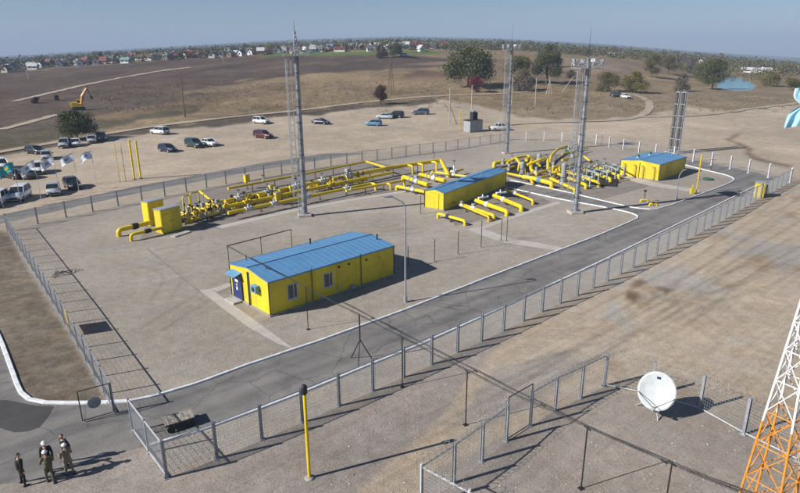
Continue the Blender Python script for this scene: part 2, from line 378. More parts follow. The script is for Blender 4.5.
    def ramp(src, p0, p1, v0, v1):
        r_ = N('ShaderNodeMapRange'); r_.inputs[1].default_value = p0; r_.inputs[2].default_value = p1; r_.inputs[3].default_value = v0; r_.inputs[4].default_value = v1
        Lk(src, r_.inputs[0]); return r_.outputs[0]
    def mul(a_, b2):
        x_ = N('ShaderNodeMath'); x_.operation = 'MULTIPLY'; Lk(a_, x_.inputs[0]); Lk(b2, x_.inputs[1]); return x_.outputs[0]
    nA = noise(0.12, 6, .65); nB = noise(1.1, 5, .7); nC = noise(9.0, 3, .7); nD = noise(0.55, 7, .75)
    fac = mul(mul(ramp(nA.outputs['Fac'], .3, .7, .86, 1.13), ramp(nB.outputs['Fac'], .3, .7, .88, 1.11)), ramp(nC.outputs['Fac'], .3, .7, .74, 1.22))
    # tufts: stronger contrast where the land is weedy (alpha)
    tuft = ramp(nD.outputs['Fac'], .40, .62, .55, 1.25)
    mixf = N('ShaderNodeMix'); mixf.data_type = 'FLOAT'; Lk(ca.outputs['Alpha'], mixf.inputs[0]); mixf.inputs[2].default_value = 1.0; Lk(tuft, mixf.inputs[3])
    fac = mul(fac, mixf.outputs[0])
    far1 = N('ShaderNodeTexNoise'); far1.inputs['Scale'].default_value = .022; far1.inputs['Detail'].default_value = 7; far1.inputs['Roughness'].default_value = .72; Lk(geo.outputs['Position'], far1.inputs['Vector'])
    fmix = N('ShaderNodeMix'); fmix.data_type = 'FLOAT'; Lk(ca.outputs['Alpha'], fmix.inputs[0]); fmix.inputs[2].default_value = 1.0; Lk(ramp(far1.outputs['Fac'], .38, .62, .62, 1.35), fmix.inputs[3])
    fac = mul(fac, fmix.outputs[0])
    # wheel tracks worn along the fence direction
    vr = N('ShaderNodeVectorRotate'); vr.rotation_type = 'Z_AXIS'; vr.inputs['Angle'].default_value = radians(-41); Lk(geo.outputs['Position'], vr.inputs['Vector'])
    mp = N('ShaderNodeMapping'); mp.inputs['Scale'].default_value = (0.06, 1.7, 1)
    Lk(vr.outputs[0], mp.inputs['Vector']); tr = N('ShaderNodeTexNoise'); tr.inputs['Scale'].default_value = 1.0; tr.inputs['Detail'].default_value = 6; tr.inputs['Roughness'].default_value = .7
    Lk(mp.outputs[0], tr.inputs['Vector']); tmx = N('ShaderNodeMix'); tmx.data_type = 'FLOAT'; Lk(ramp(ca.outputs['Alpha'], .05, .15, .2, .42), tmx.inputs[0]); tmx.inputs[2].default_value = 1.0; Lk(ramp(tr.outputs['Fac'], .35, .65, .76, 1.18), tmx.inputs[3]); fac = mul(fac, tmx.outputs[0]); tr.inputs['Distortion'].default_value = .9
    vm = N('ShaderNodeVectorMath'); vm.operation = 'SCALE'; Lk(ca.outputs['Color'], vm.inputs[0]); Lk(fac, vm.inputs['Scale'])
    hs = N('ShaderNodeHueSaturation'); Lk(vm.outputs[0], hs.inputs['Color']); Lk(ramp(noise(0.3, 4).outputs['Fac'], .3, .7, .8, 1.2), hs.inputs['Saturation'])
    Lk(hs.outputs[0], b_.inputs['Base Color'])
    bp = N('ShaderNodeBump'); bp.inputs['Strength'].default_value = .55; bp.inputs['Distance'].default_value = .12
    ad = N('ShaderNodeMath'); ad.operation = 'ADD'; Lk(nB.outputs['Fac'], ad.inputs[0]); Lk(ramp(nC.outputs['Fac'], 0, 1, 0, .45), ad.inputs[1])
    ad2 = N('ShaderNodeMath'); ad2.operation = 'ADD'; Lk(ad.outputs[0], ad2.inputs[0]); Lk(tr.outputs['Fac'], ad2.inputs[1])
    Lk(ad2.outputs[0], bp.inputs['Height']); Lk(bp.outputs[0], b_.inputs['Normal'])
    me.materials.append(m)
    o = link('ground', me); o['kind'] = 'structure'; return o
make_ground()
def surface_mat(name, c1, c2, sc=0.35, speck=12.0):
    m = bpy.data.materials.new(name); m.use_nodes = True; t = m.node_tree; b = t.nodes['Principled BSDF']; b.inputs['Roughness'].default_value = .9
    b.inputs['Specular IOR Level'].default_value = .2
    N = t.nodes.new; Lk = t.links.new; geo = N('ShaderNodeNewGeometry')
    n = N('ShaderNodeTexNoise'); n.inputs['Scale'].default_value = sc; n.inputs['Detail'].default_value = 8; n.inputs['Roughness'].default_value = .68; n.inputs['Distortion'].default_value = .6
    Lk(geo.outputs['Position'], n.inputs['Vector'])
    vr = N('ShaderNodeVectorRotate'); vr.rotation_type = 'Z_AXIS'; vr.inputs['Angle'].default_value = radians(-40); Lk(geo.outputs['Position'], vr.inputs['Vector'])
    mp = N('ShaderNodeMapping'); mp.inputs['Scale'].default_value = (0.06, 0.8, 1); Lk(vr.outputs[0], mp.inputs['Vector'])
    n3 = N('ShaderNodeTexNoise'); n3.inputs['Detail'].default_value = 5; n3.inputs['Scale'].default_value = 1; Lk(mp.outputs[0], n3.inputs['Vector'])
    av = N('ShaderNodeMath'); av.operation = 'ADD'; Lk(n.outputs['Fac'], av.inputs[0]); Lk(n3.outputs['Fac'], av.inputs[1])
    cr = N('ShaderNodeValToRGB'); cr.color_ramp.elements[0].position = .0; cr.color_ramp.elements[1].position = 1.0
    mr = N('ShaderNodeMapRange'); mr.inputs[1].default_value = .7; mr.inputs[2].default_value = 1.3; Lk(av.outputs[0], mr.inputs[0])
    cr.color_ramp.elements[0].color = (*c1, 1); cr.color_ramp.elements[1].color = (*c2, 1); Lk(mr.outputs[0], cr.inputs[0])
    n2 = N('ShaderNodeTexNoise'); n2.inputs['Scale'].default_value = speck; n2.inputs['Detail'].default_value = 2; Lk(geo.outputs['Position'], n2.inputs['Vector'])
    mr2 = N('ShaderNodeMapRange'); mr2.inputs[1].default_value = .3; mr2.inputs[2].default_value = .7; mr2.inputs[3].default_value = .85; mr2.inputs[4].default_value = 1.15; Lk(n2.outputs['Fac'], mr2.inputs[0])
    vm = N('ShaderNodeVectorMath'); vm.operation = 'SCALE'; Lk(cr.outputs[0], vm.inputs[0]); Lk(mr2.outputs[0], vm.inputs['Scale']); Lk(vm.outputs[0], b.inputs['Base Color'])
    if name == 'asphalt':
        vo = N('ShaderNodeTexVoronoi'); vo.feature = 'DISTANCE_TO_EDGE'; vo.inputs['Scale'].default_value = .28; wv = N('ShaderNodeVectorMath'); wv.operation = 'ADD'; Lk(geo.outputs['Position'], wv.inputs[0]); Lk(n.outputs['Color'], wv.inputs[1]); Lk(wv.outputs[0], vo.inputs['Vector'])
        cm = N('ShaderNodeMapRange'); cm.inputs[1].default_value = .0; cm.inputs[2].default_value = .012; cm.inputs[3].default_value = .55; cm.inputs[4].default_value = 1.0; Lk(vo.outputs['Distance'], cm.inputs[0])
        v2 = N('ShaderNodeVectorMath'); v2.operation = 'SCALE'; Lk(vm.outputs[0], v2.inputs[0]); Lk(cm.outputs[0], v2.inputs['Scale']); Lk(v2.outputs[0], b.inputs['Base Color'])
    bp = N('ShaderNodeBump'); bp.inputs['Strength'].default_value = .3; bp.inputs['Distance'].default_value = .03; Lk(n2.outputs['Fac'], bp.inputs['Height']); Lk(bp.outputs[0], b.inputs['Normal'])
    MATS[name] = m; return m
surface_mat('asphalt', (0.105, 0.103, 0.104), (0.24, 0.226, 0.215))
surface_mat('asphalt_new', (0.05, 0.05, 0.052), (0.085, 0.082, 0.08))
surface_mat('dirt_road', (0.28, 0.23, 0.18), (0.42, 0.35, 0.28))
surface_mat('path_slab', (0.36, 0.33, 0.30), (0.47, 0.44, 0.41), 1.2)
surface_mat('trench_pipe_shade', (0.17, 0.15, 0.135), (0.26, 0.232, 0.21), 0.8)  # dark trench backfill, also the shade painted under the pipework

def sheet(name, pts, m, z=0.004):        # flat polygon on the ground, pts are ground Vectors
    bm = bmesh.new(); vs = [bm.verts.new((p.x, p.y, z)) for p in pts]
    f = bm.faces.new(vs); f.normal_update()
    if f.normal.z < 0: f.normal_flip()
    bmesh.ops.triangulate(bm, faces=bm.faces[:]); me = bpy.data.meshes.new(name); bm.to_mesh(me); bm.free(); me.materials.append(M(m))
    return struct(link(name, me))
def strip(name, pts, wd, m, dz, drape=False):
    pts = [Vector(p) for p in pts]; mb = MB(); vs = []
    for i, p in enumerate(pts):
        t = (pts[min(i + 1, len(pts) - 1)] - pts[max(i - 1, 0)]); t.z = 0; t.normalize(); nn = Vector((-t.y, t.x, 0))
        wi = wd * (1 + 0.12 * sin(i * 1.7)) if drape else wd
        for k in (-.5, 0, .5):
            q = p + nn * wi * k; vs.append((q.x, q.y, (float(T(q.x, q.y)) if drape else 0) + dz))
    fs = []
    for i in range(len(pts) - 1):
        a = i * 3; fs += [(a, a + 3, a + 4, a + 1), (a + 1, a + 4, a + 5, a + 2)]
    mb.add(vs, [f[::-1] for f in fs], 0, drape); return struct(mb.build(name, m))
KRB = {}
def kerb(name, pts, wd=0.22, h=0.12):
    pts = [Vector((p[0], p[1], 0)) for p in pts]; rs = resample(pts, 1.25); kr = random.Random(len(rs))
    root = bpy.data.objects.new(name, None); COL.objects.link(root); root.location = rs[0]; struct(root)
    for a, b in zip(rs, rs[1:]):
        L = round((b - a).length + .004, 2); key = (L, wd)
        if key not in KRB:
            mb = MB(); x0, x1 = .006, L - .006; w2 = wd / 2
            mb.loft([[(x, -w2, -.1), (x, w2, -.1), (x, w2, h - .025), (x, w2 * .82, h), (x, -w2 * .82, h), (x, -w2, h - .025)] for x in (x0, x1)], sm=False); KRB[key] = mb.mesh('kerb_stone', ['kerb_white'])
        o = link('kerb_stone', KRB[key], root, a - rs[0] + Vector((0, 0, kr.uniform(-.012, .008))), atan2((b - a).y, (b - a).x) + kr.uniform(-.006, .006))
    return root
def gp(lst, it=0): return [g(x, y) for x, y in (smooth_px(lst, it) if it else lst)]

# ------------------------------------------------------------------ roads, kerbs, paths
INNER = [(130, 401.5), (152, 397), (200, 383), (245, 366), (320, 341), (400, 312), (500, 273), (600, 235), (630, 222)]
OUTER = [(150, 446), (200, 431), (262, 408.5), (310, 390), (365, 367), (420, 345), (500, 309), (560, 281), (609, 258), (660, 233), (710, 209), (757, 185.5)]
front_road = gp(INNER) + gp([(660, 209), (700, 194), (735, 180.5), (757, 185.5)]) + gp(OUTER[::-1])[1:] + gp([(128, 432)])
sheet('road', front_road, 'asphalt', 0.006)
side = smooth_px([(630, 222), (640, 217.5), (632, 213), (600, 206.5), (560, 199.5), (520, 190.5), (480, 181)], 1)
kerb('kerb', gp(INNER) + gp(side[1:]), 0.18)
kerb('kerb', gp(OUTER), 0.17)
side2 = smooth_px([(510, 180.5), (545, 187.5), (572, 193.5), (605, 201.5), (640, 209.5), (660, 209.5), (700, 194.5), (731, 183), (735, 179), (728, 175.5), (700, 169), (670, 161)], 1)
kerb('kerb', gp(side2), 0.17)
sheet('road', gp(side) + gp([(470, 176), (495, 174)]) + gp(smooth_px([(510, 180.5), (545, 187.5), (572, 193.5), (605, 201.5), (640, 209.5), (660, 209.5), (668, 206)], 1)) + gp([(668, 212), (648, 222), (634, 225)]), 'asphalt', 0.010)
sheet('road', gp(smooth_px([(731, 183), (735, 179), (728, 175.5), (700, 169), (670, 161)], 1)) + gp([(640, 155), (600, 148), (560, 142.5), (553, 138.6), (600, 144.2), (650, 153.2), (700, 161), (757, 173), (775, 178.5), (757, 186)]), 'asphalt', 0.008)
KL = smooth_px([(-60, 262), (-5, 325), (9, 362), (16, 382), (22, 396), (36, 403), (70, 403.5), (106, 403), (130, 401.5)], 2)
kerb('kerb', gp(KL), 0.28)
sheet('road', gp(KL) + gp([(131, 432), (150, 446), (120, 452), (80, 470), (30, 482), (-40, 487), (-160, 470), (-160, 330), (-70, 262)]), 'asphalt', 0.005)
sheet('asphalt_patch', gp([(-30, 404), (6, 400), (22, 403), (36, 406), (54, 406.5), (48, 417), (40, 427), (28, 431.5), (14, 432.5), (0, 428), (-30, 424)]), 'asphalt_new', 0.013)
# asphalt lane outside the back fence
lane_o = gp([(-60, 227), (10, 213.2), (140, 185.5), (262, 163), (350, 149.6), (450, 136.3), (505, 129)])
lane_i = gp([(-60, 236), (10, 221.5), (140, 192.5), (262, 169.5), (350, 155.6), (450, 141.3), (505, 133.5)])
sheet('road', lane_o + lane_i[::-1], 'asphalt', 0.006)
# concrete paths
def px_strip(name, a, m, z): sheet(name, gp(a), m, z)
px_strip('footpath', [(199, 290), (211, 289), (222, 297), (252, 318), (294, 349), (277, 343.5), (248, 327), (222, 308)], 'path_slab', 0.012)
px_strip('footpath', [(211, 289), (229, 283), (233, 285.5), (217, 292)], 'path_slab', 0.014)
px_strip('footpath', [(467, 229.5), (476, 226.5), (490, 231), (510, 238.5), (540, 243), (562, 247.5), (559, 251), (535, 247.5), (505, 243), (480, 235)], 'path_slab', 0.012)
px_strip('footpath', [(474, 229), (478, 231), (520, 216.5), (562, 203), (557, 201.5), (517, 213.5)], 'path_slab', 0.014)
px_strip('footpath', [(216, 226.5), (222, 228.5), (300, 210.5), (360, 199.5), (420, 190), (417, 188.6), (350, 198.8), (297, 208)], 'path_slab', 0.012)
px_strip('footpath', [(624, 174.5), (658, 183), (700, 190), (697, 193), (650, 186), (620, 178)], 'path_slab', 0.012)
sheet('pipe_shade', gp([(140, 240), (190, 232), (226, 226), (300, 208), (420, 188), (424, 172), (365, 160), (240, 182), (190, 194), (145, 226)]), 'trench_pipe_shade', 0.008)  # darker sheets under the pipework: the pipes' shade put into the ground colour
sheet('pipe_shade', gp([(455, 226), (520, 212), (552, 202), (508, 184), (446, 210)]), 'trench_pipe_shade', 0.009)
sheet('pipe_shade', gp([(492, 171), (545, 190), (600, 200), (650, 186), (620, 166), (560, 152), (500, 160)]), 'trench_pipe_shade', 0.011)
# dirt roads over the fields
def dirt(px, wd, dz=0.16):
    pts = []
    for x, y in smooth_px(px, 2): pts.append(gt(x, y))
    strip('dirt_road', resample(pts, 2.5), wd, 'dirt_road', dz, True)
dirt([(-120, 174), (-30, 157.5), (40, 145.5), (100, 135), (160, 125.5), (230, 117.5), (300, 110.5), (375, 101), (440, 95.5), (500, 94), (550, 90.5)], 3.0)
dirt([(0, 130), (32, 122), (58, 114.5), (67, 113.5)], 3.5)
dirt([(14, 101.5), (40, 95.5), (80, 86), (110, 80), (160, 71), (190, 67.5)], 3.6)
dirt([(640, 117), (690, 116.5), (730, 112), (800, 102.5), (900, 94)], 2.6)
dirt([(500, 125), (560, 122), (620, 121), (645, 115.5), (652, 104), (640, 96), (622, 94)], 2.6)
# pond
mb = MB(); mb.add([(p.x, p.y, POND_Z) for p in POND], [tuple(range(len(POND)))])
wm = bpy.data.materials.new('water'); wm.use_nodes = True; b = wm.node_tree.nodes['Principled BSDF']
b.inputs['Base Color'].default_value = (0.13, 0.30, 0.39, 1); b.inputs['Roughness'].default_value = .2; b.inputs['IOR'].default_value = 1.33
n_ = wm.node_tree.nodes.new('ShaderNodeTexNoise'); n_.inputs['Scale'].default_value = 2.5; bp = wm.node_tree.nodes.new('ShaderNodeBump'); bp.inputs['Strength'].default_value = .06
wm.node_tree.links.new(n_.outputs['Fac'], bp.inputs['Height']); wm.node_tree.links.new(bp.outputs[0], b.inputs['Normal'])
o = mb.build('water', wm); struct(o)
if o.data.polygons[0].normal.z < 0: o.data.flip_normals()

# narrow backfilled cable trenches across the yard
strip('cable_trench', gp([(147, 248.5), (160, 259), (199, 291.5)]), .13, 'trench_pipe_shade', .005)
strip('cable_trench', gp([(156, 250), (190, 243.5), (201, 240.5), (201, 237)]), .11, 'trench_pipe_shade', .005)

# ------------------------------------------------------------------ wire fences
def fence(label, line, h=2.1, step=2.5, post_w=0.09, group=None, top_rail=True, bottom_rail=False, pitch=0.1, skip=(), wire_r=0.0058, coil=False, overhang=False, post_mat='galv', rail_mat='galv', wire_mat='wire'):
    pts = resample(line, step)
    o = thing('wire_fence', label, 'fence', pts[0], 0, group)
    base = pts[0]
    pm = MB()
    if post_w > 0.12:                                   # I-section posts
        pm.box((0, -post_w / 2, h / 2 + .05), (post_w, .02, h + .1)); pm.box((0, post_w / 2, h / 2 + .05), (post_w, .02, h + .1)); pm.box((0, 0, h / 2 + .05), (.025, post_w - .02, h + .1))
    else:
        pm.box((0, 0, h / 2 + .05), (post_w, post_w, h + .1)); pm.box((0, 0, h + .11), (post_w + .02, post_w + .02, .02))
    pm.box((0, 0, .02), (post_w * 2.2, post_w * 2.2, .04))
    pme = pm.mesh('post', ['galv' if post_mat is None else post_mat])
    panels = {}
    for i, p in enumerate(pts):
        t = pts[min(i + 1, len(pts) - 1)] - pts[max(0, i - 1)]
        link('post', pme, o, p - base, atan2(t.y, t.x))
    for i in range(len(pts) - 1):
        if i in skip: continue
        a, b = pts[i], pts[i + 1]; L = round((b - a).length, 2)
        if L not in panels:
            w_ = MB(); n = max(2, int(L / pitch)); r = wire_r
            for k in range(1, n):
                x = L * k / n; w_.tube([(x, 0, .1), (x, 0, h - .02)], r, 3, caps=False)
            for k in range(int(h / .2)):
                z = .1 + k * .2; w_.tube([(0, .006, z), (L, .006, z)], r, 3, caps=False)
            rl = MB()
            if top_rail: rl.box((L / 2, 0, h - .02), (L - post_w, .05, .05))
            rb = MB()
            if bottom_rail: rb.box((L / 2, 0, .12), (L - post_w, .05, .05))
            panels[L] = (w_.mesh('mesh_panel', [wire_mat]), rl.mesh('rail', [rail_mat]) if rl.v else None, rb.mesh('rail', [rail_mat]) if rb.v else None)
        rz = atan2((b - a).y, (b - a).x)
        link('mesh_panel', panels[L][0], o, a - base, rz)
        for rm in panels[L][1:]:
            if rm: link('rail', rm, o, a - base, rz)
    if coil:
        cp = []
        for i in range(len(pts) - 1):
            a, b = pts[i] - base, pts[i + 1] - base; d = (b - a).normalized(); nn = Vector((-d.y, d.x, 0)); K = 54
            for k in range(K):
                an = 2 * pi * k / 9; cp.append(a.lerp(b, k / K) + nn * .2 * cos(an) + Vector((0, 0, h + .22 + .2 * sin(an))))
        c_ = MB(); c_.tube(cp, 0.011, 3, caps=False); c_.build('razor_wire', 'galv', o)
    return o
FRONT = gp([(167, 478), (216.7, 458.5), (266, 438), (311, 418.3), (354.5, 399), (394, 381.5), (464, 349), (494.5, 335), (547, 309), (590, 289.5), (626, 271), (656, 256), (694, 236), (722.5, 220.5), (757, 200), (790, 182.5)])
fence('galvanised mesh fence running along the outer edge of the asphalt road', FRONT, 2.1, 2.55, 0.135, post_mat='post_shaded')
BACK = gp([(8, 231), (52, 220.5), (97, 210.5), (140.5, 201.3), (224, 184.5), (317, 168.6), (366, 161.5), (449.7, 150.4), (495.7, 143.5), (508, 141)])
fence('galvanised mesh fence between the pipework and the car park', BACK, 2.05, 3.6, 0.13, post_mat='post_shaded')
RIGHT = gp([(508, 141), (560, 142.2), (594, 145), (621, 150), (650, 155), (695, 162), (726, 168), (758.5, 175.5), (790, 182.5)])
fence('pale mesh fence with tall posts behind the two tall chimney stacks', RIGHT, 2.3, 4.2, 0.2, post_mat='galv_white', rail_mat='galv')
LEFT = gp([(8, 231), (60, 316), (115, 413)])
fence('galvanised mesh fence carrying a yellow sheet, beside dry weeds', LEFT, 1.95, 2.6, 0.09, bottom_rail=True, pitch=0.14, wire_r=.004)
fence('short two-panel mesh fence at the road entrance, beside the flat cart', gp([(133, 431), (167, 478)]), 2.0, 2.7, 0.09, bottom_rail=True, pitch=0.08, rail_mat='galv_white')
# yellow sheet tied on the left fence
a, b = g(66, 327), g(76, 345); d = (b - a).normalized()
s_ = MB(); L = 2.2; s_.box((L / 2, 0, 1.15), (L, .006, 1.25))
ym = bpy.data.materials.new('thin_yellow'); ym.use_nodes = True; yt = ym.node_tree; yb = yt.nodes['Principled BSDF']; yb.inputs['Base Color'].default_value = (.75, .55, .03, 1); yb.inputs['Roughness'].default_value = .7
ytr = yt.nodes.new('ShaderNodeBsdfTranslucent'); ytr.inputs['Color'].default_value = (.85, .65, .05, 1); yn = yt.nodes.new('ShaderNodeTexNoise'); yn.inputs['Scale'].default_value = 2.0
ymx = yt.nodes.new('ShaderNodeMixShader'); ymr = yt.nodes.new('ShaderNodeMapRange'); ymr.inputs[3].default_value = .45; ymr.inputs[4].default_value = .65; yt.links.new(yn.outputs['Fac'], ymr.inputs[0]); yt.links.new(ymr.outputs[0], ymx.inputs[0]); yt.links.new(yb.outputs[0], ymx.inputs[1]); yt.links.new(ytr.outputs[0], ymx.inputs[2]); yt.links.new(ymx.outputs[0], yt.nodes['Material Output'].inputs[0])
o = s_.build('sign_sheet', ym, None, a + Vector((-d.y, d.x, 0)) * 0.07, atan2(d.y, d.x)); tag(o, 'plain yellow sheet hanging on the mesh fence', 'sign')
e_ = MB()
for x in (.05, L - .05): e_.box((x, -.03, 1.15), (.03, .03, 1.3))
e_.build('batten', 'galv', o)
# swung-open entrance gate leaf with round plate
def gate_leaf(a, b, h, label, disc=False, name='gate'):
    d = b - a; L = d.length; o = thing(name, label, 'gate', a, atan2(d.y, d.x))
    f = MB(); r = .03
    f.tube([(0, 0, .12), (0, 0, h)], r, 6); f.tube([(L, 0, .12), (L, 0, h)], r, 6); f.tube([(r, 0, .12), (L - r, 0, .12)], r, 6); f.tube([(r, 0, h), (L - r, 0, h)], r, 6)
    f.build('frame', 'dark_steel', o)
    w_ = MB()
    for k in range(1, int(L / .15)): w_.tube([(k * .15, 0, .15), (k * .15, 0, h - .03)], .003, 3, caps=False)
    for k in range(1, int(h / .3)): w_.tube([(.03, .006, .12 + k * .3), (L - .03, .006, .12 + k * .3)], .003, 3, caps=False)
    w_.build('mesh_panel', 'wire', o)
    if disc:
        c_ = MB(); c_.tube([(L * .55, -.02, h * .52), (L * .55, -.035, h * .52)], .36, 20); c_.build('round_plate', 'grey_paint', o)
    hg = MB(); hg.box((-.06, 0, .4), (.06, .06, .1)); hg.box((-.06, 0, h - .3), (.06, .06, .1)); hg.build('hinge', 'galv', o)
    return o
gate_leaf(g(114, 413.5), g(83, 422.5), 2.0, 'open entrance gate leaf with dark frame and round grey plate', True)

# ------------------------------------------------------------------ overhead cable tray from the yellow building
TZ = 3.45
tray_px = [(227, 246), (291, 229.5)]
line = [g(227, 246, TZ), g(330, 300, TZ), g(440, 357, TZ), g(530, 402, TZ), g(620, 441, TZ), g(720, 482, TZ), g(800, 512, TZ)]
root = thing('cable_tray', 'thin overhead cable tray on slim posts crossing from the large yellow building', 'cable tray', g(227, 246, TZ) - Vector((0, 0, TZ)))
B0 = root.location
def rel(p): return Vector(p) - B0
t_ = MB()
for off in (-.05, .05):
    pts = []
    for i, p in enumerate(line):
        d = (line[min(i + 1, len(line) - 1)] - line[max(0, i - 1)]).normalized(); pts.append(rel(p + Vector((-d.y, d.x, 0)) * off))
    t_.tube(pts, .015, 5)
for p in resample(line, 1.2):
    t_.box(rel(p - Vector((0, 0, .02))), (.02, .11, .02), atan2(line[1].y - line[0].y, line[1].x - line[0].x))
t_.build('tray', 'dark_steel', root)
c_ = MB()
for k, off in enumerate((0.0,)):
    c_.tube([rel(p + Vector((off, off, .06 + .03 * sin(i * 2 + k)))) for i, p in enumerate(resample(line, 1.5))], .018, 5)
c_.build('cable', 'black', root)
br = [g(227, 246, TZ), g(291, 229.5, TZ)]
t2 = MB(); t2.tube([rel(br[0]), rel(br[1])], .05, 6); t2.build('branch', 'rust_steel', root)
pm = MB(); pm.box((0, 0, TZ / 2), (.05, .05, TZ)); pm.box((0, 0, .015), (.25, .25, .03)); pm.box((0, 0, TZ - .07), (.06, .42, .04)); pme = pm.mesh('support_post', ['dark_steel'])
LT = []
def on_line(px):
    best = None
    for p in resample(line, .05):
        q = proj(p.x, p.y, p.z)[0]
        if best is None or abs(q - px) < best[0]: best = (abs(q - px), p)
    return best[1]
for px in (227.5, 246, 266, 306, 402, 467, 588, 672, 770):
    p = on_line(px); link('support_post', pme, root, rel(Vector((p.x, p.y, 0))), .5)
for t in (.5, 1.0):
    p = br[0].lerp(br[1], t); link('support_post', pme, root, rel(Vector((p.x, p.y, 0))), .5)
p = on_line(359); q = rel(Vector((p.x, p.y, 0)))
tri = MB(); tri.tube([q + Vector((0, 0, 1.6)), q + Vector((0, 0, TZ))], .05, 6)
for k in range(3):
    an = 2 * pi * k / 3 + .4; tri.tube([q + Vector((0, 0, 1.65)), q + Vector((.85 * cos(an), .85 * sin(an), 0))], .04, 5)
tri.build('tripod_support', 'dark_steel', root)

# ------------------------------------------------------------------ buildings
def frame_at(corner, along):       # local frame: x along the long side, y into the building (left of x)
    return corner, atan2(along.y - corner.y, along.x - corner.x)
def gable_house(name, label, cat, corner, rz, L, W, h, rise, roof='blue_roof', wall='yellow_wall', over=.18, seams=1.0, gap=None):
    o = thing(name, label, cat, corner, rz)
    pl = MB(); pl.box((L / 2, W / 2, .06), (L + .3, W + .3, .12)); pl.build('plinth', 'concrete_grey', o)
    # wall panels with shallow joints
    nx = max(2, round(L / 2.4)); ny = max(2, round(W / 2.4))
    pA = MB(); lw = L / nx; pA.box((lw / 2, .03, h / 2 + .12), (lw - .018, .06, h)); mA = pA.mesh('wall_panel', [wall])
    core = MB(); core.box((L / 2, W / 2, h / 2 + .12), (L - .07, W - .07, h - .01)); core.build('wall', 'yellow_dull', o)
    for k in range(nx):
        link('wall_panel', mA, o, (k * lw, 0, 0)); link('wall_panel', mA, o, (k * lw, W - .06, 0))
    pB = MB(); wl = (W - .14) / ny; pB.box((.03, wl / 2, h / 2 + .12), (.06, wl - .018, h)); mB = pB.mesh('wall_panel', [wall])
    for k in range(ny):
        link('wall_panel', mB, o, (0, .07 + k * wl, 0)); link('wall_panel', mB, o, (L - .06, .07 + k * wl, 0))
    H = h + .12
    for x in (0.0, L - .06):
        gb = MB(); gb.add([(x, 0, H + .004), (x, W, H + .004), (x, W / 2, H + rise), (x + .06, 0, H + .004), (x + .06, W, H + .004), (x + .06, W / 2, H + rise)], [(0, 2, 1), (3, 4, 5), (0, 3, 5, 2), (2, 5, 4, 1), (1, 4, 3, 0)]); gb.build('gable', wall, o)
    for x in (-.025, L + .025):
        for y in (-.025, W + .025): tr = MB(); tr.box((x, y, H / 2 + .02), (.06, .06, H - .06)); tr.build('corner_trim', 'dark_steel', o)
    rf = MB(); sl = hypot(W / 2, rise); ov = over
    for sgn in (0, 1):
        y0 = -ov if sgn == 0 else W + ov; z0 = H - rise * ov / (W / 2)
        a_ = [(-ov, y0, z0 + .03), (L + ov, y0, z0 + .03), (L + ov, W / 2, H + rise + .03), (-ov, W / 2, H + rise + .03)]
        b_ = [(x, y, z - .06) if True else 0 for x, y, z in a_]
        vs = [(x, y, z + .05) for x, y, z in a_] + [(x, y, z) for x, y, z in a_]
        fs = [(0, 1, 2, 3), (7, 6, 5, 4), (0, 4, 5, 1), (1, 5, 6, 2), (2, 6, 7, 3), (3, 7, 4, 0)]
        if sgn: fs = [f[::-1] for f in fs]
        rf.add(vs, fs)
    r_ = rf.build('roof', roof, o)
    rib = MB(); step = seams * .6; n = int((L + 2 * ov) / step)
    for k in range(1, n):
        x = -ov + k * (L + 2 * ov) / n
        for sgn in (0, 1):
            y0 = -ov if sgn == 0 else W + ov; z0 = H - rise * ov / (W / 2)
            rib.tube([(x, y0, z0 + .085), (x, W / 2, H + rise + .085)], .012, 4, caps=False)
    rib.build('roof_seam', roof, r_)
    rg = MB(); rg.box((L / 2, W / 2, H + rise + .09), (L + 2 * ov, .10, .03)); rg.build('ridge_cap', 'navy', r_)
    fa = MB(); z0 = H - rise * ov / (W / 2)
    fa.box((L / 2, -ov - .012, z0 + .04), (L + 2 * ov, .02, .12)); fa.box((L / 2, W + ov + .012, z0 + .04), (L + 2 * ov, .02, .12)); fa.build('fascia', 'blue_roof', r_)
    return o, H
def window(o, x, z, w_, h_, face='front', W=0):
    f = MB(); g_ = MB()
    f.box((x, -.02, z + h_ + .035), (w_ + .14, .06, .07)); f.box((x, -.02, z - .035), (w_ + .14, .06, .07)); f.box((x - w_ / 2 - .035, -.02, z + h_ / 2), (.07, .06, h_)); f.box((x + w_ / 2 + .035, -.02, z + h_ / 2), (.07, .06, h_))
    f.box((x + w_ * .15, -.018, z + h_ / 2), (.05, .05, h_))
    r_ = f.build('window', 'pale_grey', o)
    g_.box((x, -.008, z + h_ / 2), (w_, .02, h_)); g_.build('pane', 'window_glass', r_)
    s_ = MB(); s_.box((x, -.06, z - .09), (w_ + .2, .14, .03)); s_.build('sill', 'pale_grey', r_)

c1 = g(270.7, 316.5); L1 = (g(393.7, 275) - c1).length; W1 = (g(230.5, 296) - c1).length; rz1 = atan2(*(g(393.7, 275) - c1).yx)
b1, H1 = gable_house('station_building', 'large yellow control building with blue roof and dark blue open door', 'building', c1, rz1, L1, W1, 2.75, .42, over=.07)
window(b1, L1 * .16, 1.0, .85, 1.15); window(b1, L1 * .43, 1.0, .85, 1.15)
